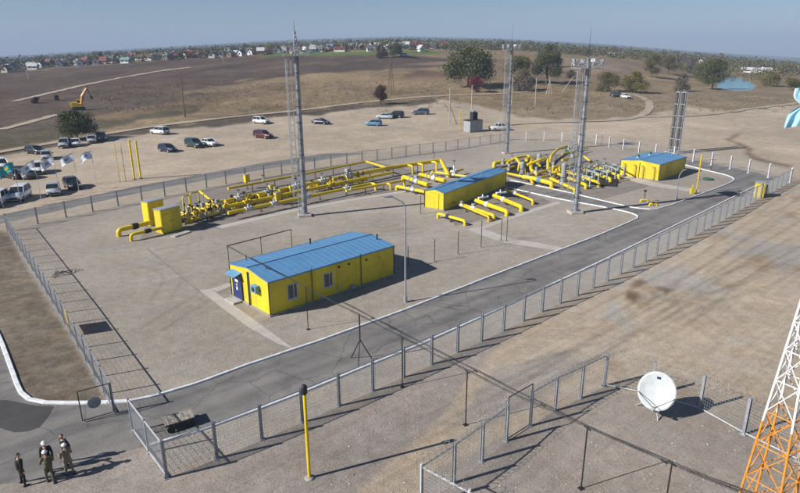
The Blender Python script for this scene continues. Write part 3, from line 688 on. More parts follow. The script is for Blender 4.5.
# door end (x = 0 side)
dr = MB(); dr.box((-.10, W1 * .80, 1.25), (.06, 1.55, 2.25)); door = dr.build('door', 'navy', b1)
hd = MB(); hd.box((-.16, W1 * .80 - .65, 1.15), (.06, .05, .2)); hd.build('handle', 'galv', door)
ns = MB(); ns.box((-.137, W1 * .80, 1.75), (.012, .5, .22)); ns.build('notice', 'white_paint', door)
ns = MB(); ns.box((-.137, W1 * .80, 1.2), (.012, .24, .55)); ns.box((-.146, W1 * .80, 1.3), (.01, .16, .2), mi=1); ns.build('notice', ['white_paint', 'lamp_red'], door)
cn = MB(); cn.add([(-.02, W1 * .80 - .75, 2.62), (-.02, W1 * .80 + .75, 2.62), (-.75, W1 * .80 + .75, 2.38), (-.75, W1 * .80 - .75, 2.38), (-.02, W1 * .80 - .75, 2.56), (-.02, W1 * .80 + .75, 2.56), (-.75, W1 * .80 + .75, 2.33), (-.75, W1 * .80 - .75, 2.33)], [(0, 1, 2, 3), (7, 6, 5, 4), (0, 3, 7, 4), (3, 2, 6, 7), (2, 1, 5, 6)]); cn.build('door_canopy', 'blue_pale', b1)
st = MB(); st.box((-.55, W1 * .80, .08), (.9, 1.5, .16)); st.build('door_step', 'concrete', b1)
ac = MB(); ac.box((-.22, W1 * .28, 1.95), (.40, .75, .6)); ac.tube([(-.425, W1 * .28, 1.95), (-.44, W1 * .28, 1.95)], .22, 14, mi=1); ac.build('air_conditioner', ['blue_pale', 'dark_steel'], b1)
dp = MB(); dp.tube([(-.1, W1 * .49, .05), (-.1, W1 * .49, H1 + .15)], .07, 8); dp.build('downpipe', 'navy', b1)
for fx in (.305, .70):
    cp_ = MB(); cp_.tube([(L1 * fx, -.08, .1), (L1 * fx, -.08, H1 + .25)], .035, 6); cp_.build('conduit', 'dark_steel', b1)
yp = MB(); yp.tube(bent([(L1 * .86, -.05, 2.25), (L1 * .86, -.35, 2.25), (L1 * .885, -.35, 1.95), (L1 * .885, -.35, 0)], .15), .045, 8); yp.build('gas_pipe', 'yellow', b1)
for fx, fy in ((.60, .92), (.97, .3)):
    vt = MB(); zz = H1 + .42 * (1 - abs(fy - .5) * 2) + .02; vt.cyl((L1 * fx, W1 * fy, zz), .07, .45, 8); vt.ball((L1 * fx, W1 * fy, zz + .5), .11, 8); vt.build('roof_vent', 'dark_steel', b1)
for fx in (.52, .60, .75):
    lt = MB(); lt.box((L1 * fx, -.06, 2.45 - .1 * (fx > .7)), (.18, .12, .12)); lt.build('wall_lamp', 'dark_steel', b1)
ml = MB(); ml.tube([(L1 * .5, -.15, .3), (L1 * .5, -.15, .9)], .03, 6); ml.box((L1 * .62, -.2, .3), (.4, .3, .3)); ml.build('meter_box', 'grey_paint', b1)

c2 = g(443.7, 210.8); L2 = (g(505.5, 186) - c2).length; rz2 = atan2(*(g(505.5, 186) - c2).yx); W2 = 3.0
b2, H2 = gable_house('pipe_building', 'long low yellow pipe building with blue roof, pipes leaving its side', 'building', c2, rz2, L2, W2, 2.25, .35, over=.12)
dd = MB(); dd.box((-.03, W2 * .5, 1.17), (.06, 1.3, 2.05)); door = dd.build('door', 'yellow_wall', b2)
fr = MB(); fr.box((-.045, W2 * .5 - .69, 1.17), (.05, .07, 2.1)); fr.box((-.045, W2 * .5 + .69, 1.17), (.05, .07, 2.1)); fr.box((-.045, W2 * .5, 2.24), (.05, 1.45, .05)); fr.box((-.07, W2 * .5, 1.17), (.02, .05, 2.0)); fr.build('door_frame', 'yellow_dull', door)
for fx in (.25, .62):
    vp = MB(); vp.tube([(L2 * fx, W2 * .25, H2 + .1), (L2 * fx, W2 * .25, H2 + 1.3)], .03, 6); vp.build('vent_pipe', 'galv', b2)

c3 = g(658, 181); p3r = g(683.7, 172.3); p3l = g(624, 172.8)
rz3 = atan2(*(p3r - c3).yx); L3 = (p3r - c3).length; W3 = 6.6
b3, H3 = gable_house('boiler_house', 'square yellow boiler house with blue roof and bent yellow vent pipes', 'building', c3, rz3, L3, W3, 2.55, .35, over=.12)
for fy in (.12, .40, .60, .88):
    vp = MB(); y = W3 * fy; vp.tube(bent([(-.06, y + .28, 1.95), (-.06, y + .28, 2.2), (-.3, y, 2.3), (-.3, y - .05, 2.0), (-.3, y - .05, .1)], .25), .07, 8); vp.build('vent_pipe', 'yellow', b3)
    dr = MB(); dr.box((-.02, y, 1.05), (.05, .75, 1.75)); dr.build('door', 'yellow_dull', b3)
sp = MB(); sp.box((-.02, W3 * .5, 1.35), (.08, .10, 2.5)); sp.build('joint_trim', 'dark_steel', b3)
vp = MB(); vp.tube(bent([(L3 * .28, -.05, 1.9), (L3 * .28, -.3, 1.9), (L3 * .28, -.3, .1)], .2), .06, 8); vp.build('vent_pipe', 'yellow', b3)
for fx, fy in ((.25, .75), (.62, .70)):
    tv = MB(); zz = H3 + .35 * (1 - abs(fy - .5) * 2); tv.cyl((L3 * fx, W3 * fy, zz), .2, .3, 12); tv.ball((L3 * fx, W3 * fy, zz + .45), .3, 12, mi=1, sz=.8); tv.build('turbine_vent', ['pale_grey', 'hose_green'], b3)

def cabinet(name, label, corner, rz, L, W, h, roof='grey_paint', wall='yellow_wall', doors=2):
    o = thing(name, label, 'cabinet', corner, rz)
    b_ = MB(); b_.box((L / 2, W / 2, h / 2 + .08), (L, W, h)); b_.box((L / 2, W / 2, .04), (L - .1, W - .1, .08)); b_.build('body', wall, o)
    rf = MB(); rf.box((L / 2, W / 2, h + .12), (L + .16, W + .16, .07)); rf.box((L / 2, W / 2, h + .165), (L * .9, W * .9, .03)); rf.build('roof', roof, o)
    for k in range(doors):
        dw = (L - .16) / doors; dr = MB(); dr.box((.08 + dw * (k + .5), -.018, h / 2 + .1), (dw - .03, .03, h - .25)); d_ = dr.build('door', wall, o)
        hb = MB(); hb.box((.08 + dw * (k + (.85 if k == 0 else .15)), -.05, h * .5), (.04, .05, .25)); hb.build('handle', 'dark_steel', d_)
        lv = MB()
        for q in range(4): lv.box((.08 + dw * (k + .5), -.04, h * .8 + q * .06), (dw * .5, .02, .03))
        lv.build('louvre', 'yellow_dull', d_)
    sd = MB(); sd.box((-.015, W / 2, h / 2 + .1), (.03, W - .15, h - .25)); sd.build('side_panel', wall, o)
    return o
cb = g(163.2, 234.3); cbr = g(182.5, 228.8); rzc = atan2(*(cbr - cb).yx)
cabinet('gas_cabinet', 'tall yellow cabinet with grey roof, its pipe ending in the thinner elbow', cb, rzc, (cbr - cb).length, 1.25, 2.75)
ca = g(150.5, 226.3); cabinet('gas_cabinet', 'tall yellow cabinet with grey roof joined to the thicker elbow pipe', ca, rzc, 2.2, 1.25, 2.85)
bo = g(760, 197); cabinet('guard_booth', 'small yellow booth with grey roof standing inside the fence corner', bo + Vector((-1.1, -.2, 0)), 2.55 + pi, 1.25, 1.5, 2.05, doors=1)

# ------------------------------------------------------------------ masts
def mast(label, base, h, plat, lad_az, spike=3.2, heads=8):
    o = thing('floodlight_mast', label, 'mast', base, lad_az)
    ft = MB(); ft.box((0, 0, .15), (1.6, 1.6, .3)); ft.build('footing', 'concrete', o)
    pl = MB(); hp = plat
    pl.tube([(0, 0, .3), (0, 0, hp)], [.31, .23], 12); pl.cyl((0, 0, .3), .55, .06, 12); pl.build('pole', 'mast_steel', o)
    cbm = MB(); cbm.tube([(.30, -.30, .3), (.24, -.24, hp)], .04, 5); cbm.tube([(.36, -.22, .3), (.28, -.17, hp)], .03, 5); cbm.build('power_cable', 'mast_dark', o)
    n = int(hp / 1.9)
    for k in range(1, n): z = k * hp / n; fl = MB(); fl.cyl((0, 0, z), .31 + .07 - .08 * z / hp, .10, 12); fl.build('flange', 'mast_dark', o)
    ld = MB(); x0 = -.62
    for y in (-.2, .2): ld.tube([(x0, y, .4), (x0, y, hp + .8)], .035, 5)
    for k in range(int(hp / .35)): ld.tube([(x0, -.2, .6 + k * .35), (x0, .2, .6 + k * .35)], .016, 4, caps=False)
    for k in range(n + 1): z = .6 + k * (hp - .8) / n; ld.tube([(x0, 0, z), (-.2, 0, z)], .025, 5)
    ld.build('ladder', 'mast_steel', o)
    cg = MB()
    for k in range(int((hp - 2.5) / .9)):
        z = 2.6 + k * .9; cg.tube([(x0 - .68 * sin(pi * q / 8) , .36 * cos(pi * q / 8), z) for q in range(9)], .022, 4, caps=False)
    for q in (2, 3, 4, 5, 6): cg.tube([(x0 - .68 * sin(pi * q / 8), .36 * cos(pi * q / 8), 2.6), (x0 - .68 * sin(pi * q / 8), .36 * cos(pi * q / 8), hp - .3)], .02, 4, caps=False)
    cg.build('ladder_cage', 'galv', o)
    pf = MB(); s = 1.45
    pf.box((0, 0, hp), (2 * s, 2 * s, .06)); 
    for a_ in range(4):
        c_, s_ = cos(a_ * pi / 2), sin(a_ * pi / 2)
        rot = lambda x, y, z: (x * c_ - y * s_, x * s_ + y * c_, z)
        for z in (.55, 1.05): pf.tube([rot(-s, s, hp + z), rot(s, s, hp + z)], .025, 5)
        for x in (-s, -.7, 0, .7): pf.tube([rot(x, s, hp), rot(x, s, hp + 1.05)], .022, 5)
    pf.build('platform', 'mast_steel', o)
    tp = MB(); z1 = h - spike
    for a_ in range(3):
        an = a_ * 2 * pi / 3; tp.tube([(.38 * cos(an), .38 * sin(an), hp), (.09 * cos(an), .09 * sin(an), z1)], .05, 5)
        for k in range(6):
            f0, f1 = k / 6, (k + 1) / 6; an2 = an + 2 * pi / 3; r0, r1 = .38 - .29 * f0, .38 - .29 * f1
            tp.tube([(r0 * cos(an), r0 * sin(an), hp + (z1 - hp) * f0), (r1 * cos(an2), r1 * sin(an2), hp + (z1 - hp) * f1)], .03, 4, caps=False)
    tp.build('lattice_top', 'mast_steel', o)
    sp = MB(); sp.tube([(0, 0, z1 - .3), (0, 0, h)], [.04, .012], 6); sp.build('lightning_rod', 'dark_steel', o)
    hm = MB(); hm.box((0, 0, 0), (.20, .5, .42)); hm.box((.105, 0, 0), (.02, .44, .36), mi=1); hm.box((-.2, 0, -.1), (.25, .06, .06)); hme = hm.mesh('floodlight', ['galv', 'pale_grey'])
    for k in range(heads):
        an = 2 * pi * k / heads; f = link('floodlight', hme, o, (1.75 * cos(an), 1.75 * sin(an), hp + .5 + .35 * (k % 2)), an); f.rotation_euler.y = .5
    return o
def zat(base, y):
    lo, hi = 0.0, 40.0
    for _ in range(40):
        m_ = (lo + hi) / 2
        if proj(base.x, base.y, m_)[1] > y: lo = m_
        else: hi = m_
    return lo
m1 = g(304.5, 216); mast('steel floodlight mast with caged ladder standing beside the long pipe rack', m1, zat(m1, 20), zat(m1, 56), 0.25, zat(m1, 20) - zat(m1, 31))
m2 = g(506.5, 153.5); mast('steel floodlight mast by the back fence corner near the transformer kiosk', m2, zat(m2, 24), zat(m2, 50), 0.25, 4.5)
m3 = g(575, 213); mast('steel floodlight mast beside the asphalt turning next to the grey-green pipe skid', m3, zat(m3, 26), zat(m3, 68), 0.15, 3.6)

mat('flue_grey', (0.12, 0.125, 0.135), 0.5, 0.3, 0.3, 2.5)
def stack(label, base, h, r):
    o = thing('chimney_stack', label, 'chimney', base, .3, 'pair of tall chimney stacks')
    s = MB(); s.tube([(0, 0, .3), (0, 0, h)], r, 14); s.tube([(0, 0, h - .02), (0, 0, h + .25)], [r * .7, r * .7], 14); s.build('flue', 'flue_grey', o)
    f = MB(); f.box((0, 0, .15), (1.8, 1.8, .3)); f.build('footing', 'concrete', o)
    for k in range(6):
        z = .6 + k * (h - .9) / 5; rg = MB(); rg.cyl((0, 0, z), r + .07, .14, 14); rg.build('collar', 'galv_white', o)
    ld = MB()
    for y in (-.2, .2): ld.tube([(r + .2, y, .3), (r + .2, y, h)], .03, 5)
    for k in range(int(h / .4)): ld.tube([(r + .2, -.2, .5 + k * .4), (r + .2, .2, .5 + k * .4)], .025, 4, caps=False)
    ld.build('ladder', 'galv_white', o).rotation_euler.z = -1.6
    lat = MB()
    for a_ in range(4):
        an = a_ * pi / 2 + .4; x, y = (r + .22) * cos(an), (r + .22) * sin(an); lat.tube([(x, y, .3), (x, y, h - .1)], .04, 5)
        an2 = an + pi / 2; x2, y2 = (r + .22) * cos(an2), (r + .22) * sin(an2)
        for k in range(10):
            z0, z1 = .5 + k * (h - .7) / 10, .5 + (k + 1) * (h - .7) / 10
            lat.tube([(x, y, z0), (x2, y2, z1)], .025, 4, caps=False)
    lat.build('lattice_frame', 'mast_dark', o)
    return o
k1 = g(670.5, 153); stack('slimmer of the paired galvanised chimney stacks behind the boiler house', k1, zat(k1, 91), .36)
k2 = g(676.5, 154); stack('thicker of the paired galvanised chimney stacks behind the boiler house', k2, zat(k2, 91), .42)

def lamp_post(label, base, h, arm, name='street_lamp'):
    o = thing(name, label, 'street lamp', base, 0)
    p = MB(); p.tube(bent([(0, 0, 0), (0, 0, h - .55), arm], .5), [.09] + [.06] * (len(bent([(0, 0, 0), (0, 0, h - .55), arm], .5)) - 1), 8); p.build('pole', 'galv', o)
    f = MB(); f.cyl((0, 0, 0), .16, .5, 10); f.build('base_sleeve', 'galv', o)
    a = Vector(arm); d = Vector((a.x, a.y, .12)).normalized(); hd = MB(); q = [a - d * .1 + Vector((0, 0, .02)), a + d * .15, a + d * .5, a + d * .75]
    hd.tube(q, [.05, .13, .14, .05], 8); hd.build('lamp_head', 'grey_paint', o); return o
lb = g(405.5, 302); lh = zat(lb, 203); lamp_post('street lamp with bent arm standing beside the white kerb', lb, lh + .5, tuple(g(391.5, 196.5, lh + .55) - lb))
lb = g(676, 199.5); lamp_post('slim lamp post in front of the boiler house', lb, zat(lb, 171), (0.5, .2, zat(lb, 171)))

# ------------------------------------------------------------------ pipework
def pipe_root(name, label, cat, p): return thing(name, label, cat, Vector((p.x, p.y, 0)))
def pipe(root, pts, r, rad=None, m='yellow', name='pipe', n=10):
    mb = MB(); mb.tube([p - root.location for p in bent(pts, rad if rad else r * 3)], r, n); return mb.build(name, m, root)
def flange(root, p, d, r, m='galv'):
    mb = MB(); d = d.normalized(); p = p - root.location
    for k in (-.09, .03): mb.tube([p + d * k, p + d * (k + .06)], r * 1.45, 12)
    mb.build('flange', m, root)
def valve(root, p, d, r, m='galv_white', wheel=True, h=.9):
    """flanged valve body across the pipe with bonnet, stem and handwheel"""
    mb = MB(); d = d.normalized(); q = p - root.location
    mb.tube([q - d * r * 2.0, q - d * r * 1.75], r * 1.5, 12); mb.tube([q + d * r * 1.75, q + d * r * 2.0], r * 1.5, 12)
    mb.tube([q - d * r * 1.8, q - d * r * .9, q, q + d * r * .9, q + d * r * 1.8], [r * .95, r * 1.25, r * 1.4, r * 1.25, r * .95], 10)
    mb.cyl(q + Vector((0, 0, r)), r * .6, h * .5, 8); v_ = mb.build('valve', m, root)
    if wheel:
        wh = MB(); c = q + Vector((0, 0, r + h)); wh.tube([q + Vector((0, 0, r + h * .5)), c], .03, 6)
        wh.tube([c + Vector((.26 * cos(a), .26 * sin(a), 0)) for a in [2 * pi * k / 12 for k in range(13)]], .025, 5, caps=False)
        for k in range(2): wh.tube([c + Vector((.26 * cos(k * pi / 2), .26 * sin(k * pi / 2), 0)), c - Vector((.26 * cos(k * pi / 2), .26 * sin(k * pi / 2), 0))], .015, 4)
        wh.build('handwheel', 'dark_steel', v_)
    else:
        ac = MB(); ac.box(q + Vector((0, 0, r + h * .6)), (r * 2.2, r * 1.8, h * .5), atan2(d.y, d.x)); ac.build('actuator', 'grey_paint', v_)
    return v_
def props(root, pts, zc, r, every=3.0, m='rust_steel'):
    pp = resample(pts, every); mb = MB()
    for p in pp[1:-1] if len(pp) > 2 else pp:
        s = MB(); q = Vector((p.x, p.y, 0)) - root.location; s.box((q.x, q.y, (zc - r) / 2), (.12, .12, zc - r)); s.box((q.x, q.y, .02), (.35, .35, .04)); s.build('support', m, root)
UD = Vector((cos(rz2), sin(rz2), 0)); VD = Vector((-sin(rz2), cos(rz2), 0))    # site axes: along / away from the camera
def seg(px0, px1, z): return g(*px0, z), g(*px1, z)
def down(p): return Vector((p.x, p.y, -.05))
# elbows entering the ground left of the cabinets
for lab, e0, e1, en, r in (('thick yellow elbow pipe rising from the ground to the far cabinet', (112.5, 237), (119, 230), (150, 222.5), .27), ('thinner yellow elbow pipe rising from the ground to the near cabinet', (126.5, 242.5), (131.5, 234.5), (163, 227.5), .19)):
    z = .75; a = g(*e1, z); b = g(*en, z); root = pipe_root('elbow_pipe', lab, 'pipe', a)
    d = (b - a).normalized(); a0 = a - d * .1
    pipe(root, [down(a0), a0, b], r, .7); c = a.lerp(b, .5); flange(root, c, d, r, 'dark_steel'); cl = MB(); cl.tube([c - d * .35 - root.location, c + d * .35 - root.location], r * 1.35, 12); cl.build('insulating_joint', 'black', root)
# long pipe rack
z1, z2 = 1.05, 1.45
A0 = g(302, 174.5, z1); A1 = g(366, 161.5, z1); A2 = g(391, 169, z1)
root = pipe_root('pipe_rack', 'long yellow pipe loop on short posts along the back fence', 'pipe', A0)
A00 = g(228, 188.5, z1); pipe(root, [A00, A0, A1, A2], .19, .5); props(root, [A00, A0, A1], z1, .19, 4.5); props(root, [A1, A2], z1, .13, 3.5)
valve(root, A00.lerp(A0, .45), A0 - A00, .14)
B0_ = g(225, 201.5, z2); B1 = g(345, 176.5, z2); B2 = g(392, 167.3, z2); B3 = g(441, 160.2, z2); B4 = g(448, 174, .5)
root = pipe_root('pipe_rack', 'thick yellow header pipe dropping behind the long low pipe building', 'pipe', B1)
pipe(root, [B1, B2, B3, B4, B4 + (B4 - B3) * .02 - Vector((0, 0, .5))], .34, .9); props(root, [B1, B2, B3], z2, .34, 5)
dB = (B2 - B1).normalized()
for px in (406, 416, 430):                      # offtakes down to the ground runs
    p = B2.lerp(B3, (px - 392) / 49); q = p - VD * 1.3; pipe(root, [p, q, down(q)], .19, .4)
C0 = g(225, 207, 1.0); C1 = g(345, 182, 1.0); C2 = g(392, 172.5, 1.0)
root = pipe_root('pipe_rack', 'yellow pipe run beneath the thick header with flanged white valves', 'pipe', C0)
Bs = g(238, 199.5, z2)
pipe(root, [B0_, B1 + dB * .2], .28); pipe(root, [C0, C1, C2], .25)
props(root, [B0_, B1], z2, .2, 4.5); props(root, [C0, C2], 1.0, .17, 4.5)
for t in (.1, .32, .55, .78): valve(root, B0_.lerp(B1, t), dB, .29, 'pale_grey' if t != .32 else 'grey_paint', True, .9)
for t in (.16, .4, .86): valve(root, C0.lerp(C1, t), dB, .26, 'yellow', True, .8)
valve(root, B1 + dB * .6, dB, .36, 'pale_grey', False, 1.0)
D0 = g(228, 213, .7); D1 = g(371, 184, .95); D2 = g(376, 187, .95)
root = pipe_root('pipe_rack', 'lower yellow pipe bending down to the ground before the lamp post', 'pipe', D0)
D15 = g(371, 183.5, .95); pipe(root, [g(228, 213, .95), D15, D15 - VD * .9, down(D15 - VD * .9)], .22, .5); props(root, [D0, D1], .95, .15, 5)
for t in (.12, .28, .5, .8): valve(root, g(228, 213, .95).lerp(D15, t), dB, .24, 'pale_grey', True, .8)
E0 = g(346, 191, .9); E1 = g(401, 181, .9)
root = pipe_root('pipe_rack', 'slim yellow pipe with two hooked drops ending beside the pipe building', 'pipe', E0)
pipe(root, [E0, E1, E1 + dB * .8, down(E1 + dB * .8)], .18, .4); p = E0.lerp(E1, .72); pipe(root, [p, p - VD * .8, down(p - VD * .8)], .16, .35); props(root, [E0, E1], .9, .12, 4); valve(root, E0.lerp(E1, .08), dB, .14)
# metering manifold left of the mast: parallel runs, risers, valves, boxes
def manifold(label, p0, p1, rows, zs, r, drop=True, vm='pale_grey', n_br=4, seed=1):
    rr = random.Random(seed); a = p0; d = (p1 - p0).normalized(); nn = Vector((-d.y, d.x, 0)); L = (p1 - p0).length
    root = pipe_root('pipe_manifold', label, 'pipework', a)
    for k in range(rows):
        z = zs[k % len(zs)]; o_ = nn * (k * .85); q0 = a + o_ + Vector((0, 0, z)); q1 = q0 + d * L
        pipe(root, [q0, q1], r * rr.uniform(.8, 1.1)); props(root, [q0, q1], z, r, 3.2)
        for t in (.12, .34, .56, .8): 
            if rr.random() < .85: valve(root, q0.lerp(q1, t + rr.uniform(-.08, .08)), d, r, rr.choice([vm, 'grey_paint', 'yellow']), rr.random() < .7, rr.uniform(.6, 1.0))
    W = (rows - 1) * .85
    for k in range(n_br):                     # arched cross-overs
        t = (k + .5) / n_br; q = a + d * L * t; h = rr.uniform(1.2, 1.8)
        pipe(root, [q + Vector((0, 0, zs[0])), q + Vector((0, 0, h)), q + nn * W * rr.choice([.5, 1]) + Vector((0, 0, h)), q + nn * W * rr.choice([.5, 1]) + Vector((0, 0, zs[0]))], r * .7, .35)
    for k in range(n_br * 3):                 # instrument risers
        q = a + d * L * rr.random() + nn * W * rr.random(); mb = MB(); h = rr.uniform(1.1, 2.0); mb.tube([q - root.location, q + Vector((0, 0, h)) - root.location], .035, 6); mb.box(q + Vector((0, 0, h + .12)) - root.location, (.22, .16, .26), rr.random()); mb.build('instrument', 'dark_steel', root)
    return root
manifold('crowded yellow metering pipework directly right of the tall cabinets', g(186, 227), g(228, 214), 4, (.6, 1.15, .85), .2, n_br=7, seed=3)
manifold('yellow regulating pipework with pale valves between the instrument boxes', g(232, 212), g(296, 198), 3, (.55, 1.0, .75), .18, n_br=6, seed=9)
manifold('yellow twin pipe run with dark instruments under the header beyond the tall mast', g(312, 193), g(368, 183), 2, (.5, .8), .16, n_br=4, seed=21)
# arched pipes beside cabinets
root = pipe_root('pipe_arch', 'yellow double arch of pipes standing behind the near cabinet', 'pipe', g(186, 212))
for k, (x0, x1, yb, yt) in enumerate(((184.5, 191, 214, 193), (192, 200, 210, 192))):
    zt = 2.3; a = g(x0, yb); b = g(x1, yb - 2.2); pipe(root, [a, a + Vector((0, 0, zt)), b + Vector((0, 0, zt)), b + Vector((0, 0, .5))], .10, .3)
pipe(root, [g(200, 191.5, 1.9), g(213, 202, 1.4), g(234, 199, 1.3)], .15, .4)
# yellow instrument boxes on stands
def inst_box(label, px, py, w_, h_, zb):
    p = g(px, py); o = thing('instrument_box', label, 'instrument box', p, rz2)
    s = MB(); s.box((0, 0, zb / 2), (.1, .1, zb)); s.box((0, 0, .02), (.4, .4, .04)); s.build('stand', 'rust_steel', o)
    b_ = MB(); b_.box((0, 0, zb + h_ / 2), (w_, .5, h_)); bx = b_.build('box', 'yellow_wall', o)
    d_ = MB(); d_.box((0, -.26, zb + h_ / 2), (w_ - .1, .02, h_ - .1)); d_.build('door', 'yellow_wall', bx)
    r_ = MB(); r_.box((0, 0, zb + h_ + .02), (w_ + .08, .58, .04)); r_.build('lid', 'grey_paint', bx); return o
sl = MB(); sl.box((0, 0, .07), (2.4, .75, .14), .1); tag(sl.build('concrete_slab', 'concrete', None, g(181, 234.5), rzc), 'pale concrete slab lying on the gravel beside the near tall cabinet', 'slab')
inst_box('tall-standing yellow instrument box nearest the back fence', 247.5, 189, .85, 1.15, 1.1)
inst_box('pale-lidded yellow instrument box between the parallel pipe runs', 272, 198, .85, 1.0, 1.0)
inst_box('lowest yellow instrument box beside the concrete path', 278, 205, .95, 1.2, .6)
# pipes from the far side of the pipe building
for k, (pa, pb, r, lab) in enumerate((((398, 186.5), (425, 192), .24, 'yellow pipe with pale valve entering the pipe building gable side'), ((404, 177), (428, 185), .34, 'thick yellow pipe stub entering the back of the pipe building'), ((421, 174.5), (445, 181), .34, 'thick yellow pipe stub next to the header drop'), ((433, 172), (470, 177), .2, 'thin yellow pipe passing behind the blue ridge of the pipe building'))):
    a, b = g(*pa, .6), g(*pb, .6); root = pipe_root('branch_pipe', lab, 'pipe', a); d = (b - a).normalized(); pipe(root, [down(a - d * .3), a - d * .3, b], r, .4); flange(root, a.lerp(b, .3), d, r, 'galv_white'); valve(root, a.lerp(b, .55), d, r, 'pale_grey', k != 1, .7)
    props(root, [a, b], .6, r, 2.0)
# valve with tall stem behind the pipe building
root = pipe_root('stem_valve', 'white valve on a tall slanted stem behind the blue roof', 'valve', g(454, 179)); p = g(454, 172, .8); valve(root, p, UD, .3, 'white_paint', True, 1.6)
pipe(root, [p - UD * 2, p + UD * 3], .2); props(root, [p - UD * 1.5, p + UD * 2], .8, .2, 1.2)
# outlet pipes on the near side of the pipe building, each bending into the ground
outs = [((476, 200.5), (507, 211.5), .30, 'thick yellow outlet pipe with white collar nearest the building middle'), ((494, 195.5), (521.5, 207), .30, 'thick yellow outlet pipe with white collar nearest the building far end'), ((462, 204.5), (494, 215.5), .22, 'medium yellow outlet pipe with white cross valve'),
        ((447, 199), (489, 217), .16, 'long slim yellow outlet pipe starting at the gable corner'), ((505, 189.5), (533, 200.5), .18, 'slim yellow outlet pipe beyond the far end of the pipe building'), ((438, 213.5), (465, 221), .19, 'short yellow pipe with dark joint lying before the gable door')]
for k, (pa, pb, r, lab) in enumerate(outs):
    z = .6; a, b = g(*pa, z), g(*pb, z); d = (b - a).normalized(); root = pipe_root('outlet_pipe', lab, 'pipe', b)
    pipe(root, [a, b, down(b)] if k != 5 else [down(a), a, b, down(b)], r, .55)
    c = a.lerp(b, .38)
    if k < 2: 
        cl = MB(); cl.tube([c - d * .3 - root.location, c + d * .3 - root.location], r * 1.3, 12); cl.build('collar', 'white_paint', root)
        vb = MB(); q = a.lerp(b, .1) - root.location; vv = Vector((-d.y, d.x, 0)); vb.tube([q - vv * .1 + Vector((0, 0, .5)), q + vv * 1.5 + Vector((0, 0, .5))], .16, 10); vb.tube([q + vv * .6 + Vector((0, 0, .2)), q + vv * .6 + Vector((0, 0, .95))], .1, 8); vb.build('actuator', 'white_paint', root)
    elif k == 5: cl = MB(); cl.tube([c - d * .25 - root.location, c + d * .25 - root.location], r * 1.4, 12); cl.build('insulating_joint', 'navy', root)
    else: valve(root, c, d, r, 'white_paint', k == 4, .5)
    props(root, [a, b], z, r, (b - a).length / 2)
# right-hand skid: filters and bends
a, b = g(497, 170), g(545, 190)
root = pipe_root('filter_skid', 'yellow pipe skid with two upright grey filter vessels', 'pipework', a)
sb = MB(); q = g(520, 168) - root.location; sb.box((q.x, q.y, .12), (15, 5, .24), rz2); sb.build('skid_base', 'dark_steel', root)
for px, py, hh in ((522, 176, 2.4), (538.5, 168, 2.6)):
    p = g(px, py) - root.location; v_ = MB(); v_.cyl(p + Vector((0, 0, .3)), .42, hh - .5, 14); v_.ball(p + Vector((0, 0, hh - .2)), .42, 12, sz=.7); v_.cyl(p + Vector((0, 0, hh * .6)), .50, .12, 14); v_.build('filter_vessel', 'grey_paint', root)
for pts, r in (([(494, 167.5, -.0), (494, 163, .8), (510, 161, .8)], .33), ([(507, 163, .9), (516, 158, 1.5), (521, 165, 1.2)], .25), ([(526, 160, 1.6), (531, 157, 1.7), (531, 170, .4), (534, 172, .4)], .32), ([(527, 165, 1.0), (540, 160, 1.7), (548, 158, 1.6), (548, 172, .4)], .28), ([(549, 168, .2), (551, 156, 1.0), (558, 149, 1.3), (568, 146, 1.2)], .26), ([(498, 171, .5), (514, 166.5, .5)], .2), ([(536, 174, .6), (560, 166, .6)], .24), ([(503, 172.5, .7), (530, 178, .7), (533, 184, .3)], .2), ([(512, 158.5, 1.1), (528, 155.5, 1.2), (540, 166, .8)], .2), ([(556, 170, .5), (574, 163, .6)], .24), ([(540, 178, .8), (566, 170, .8)], .2), ([(562, 160, 1.2), (582, 155, 1.2), (590, 161, .4)], .2), ([(518, 171, .3), (519, 163, 1.4), (524, 162, 1.4), (525, 172, .3)], .16), ([(552, 176, .3), (553, 167, 1.3), (559, 165.5, 1.3), (560, 174, .3)], .18)):
    pipe(root, [g(*p) for p in pts], r, .8)
for px, py, z in ((509, 169, .5), (520, 175.5, .7), (566, 166, .6), (550, 175, .8), (572, 157.5, 1.2), (528, 176, .6), (512, 161, .8), (503, 163, .8), (536, 172, .6), (546, 160, 1.4), (553, 167, .6)): valve(root, g(px, py, z), UD, .2, R.choice(['pale_grey', 'grey_paint']), R.random() < .6, .8)
for k in range(8):
    p = g(R.uniform(500, 560), R.uniform(160, 178)) - root.location; s = MB(); s.tube([p, p + Vector((0, 0, R.uniform(.9, 1.7)))], .05, 6); s.build('support', 'dark_steel', root)
# far regulator group by the corner
root = pipe_root('regulator_group', 'cluster of dark green regulators behind the yellow bend at the fence corner', 'pipework', g(573, 152))
for k in range(7):
    p = g(566 + k * 2.6, 151 - (k % 3) * 2, .9); valve(root, p, UD, .16, R.choice(['grey_paint', 'dark_steel', 'hose_green']), k % 2 == 0, .8); s = MB(); q = p - root.location; s.box((q.x, q.y, .37), (.12, .12, .74)); s.build('support', 'dark_steel', root)
pipe(root, [g(562, 154, .9), g(588, 148, .9)], .16)
# yellow pipe with blue joint
a, b = g(531.5, 178, .8), g(552, 183.5, .8); d = (b - a).normalized(); root = pipe_root('outlet_pipe', 'thick yellow pipe with broad blue joint bending into the ground', 'pipe', b)
pipe(root, [a + VD * 1.5, a, b, down(b)], .36, .9); c = a.lerp(b, .42) - root.location; cl = MB(); cl.tube([c - d * .4, c + d * .4], .46, 14); cl.build('insulating_joint', 'blue_roof', root)
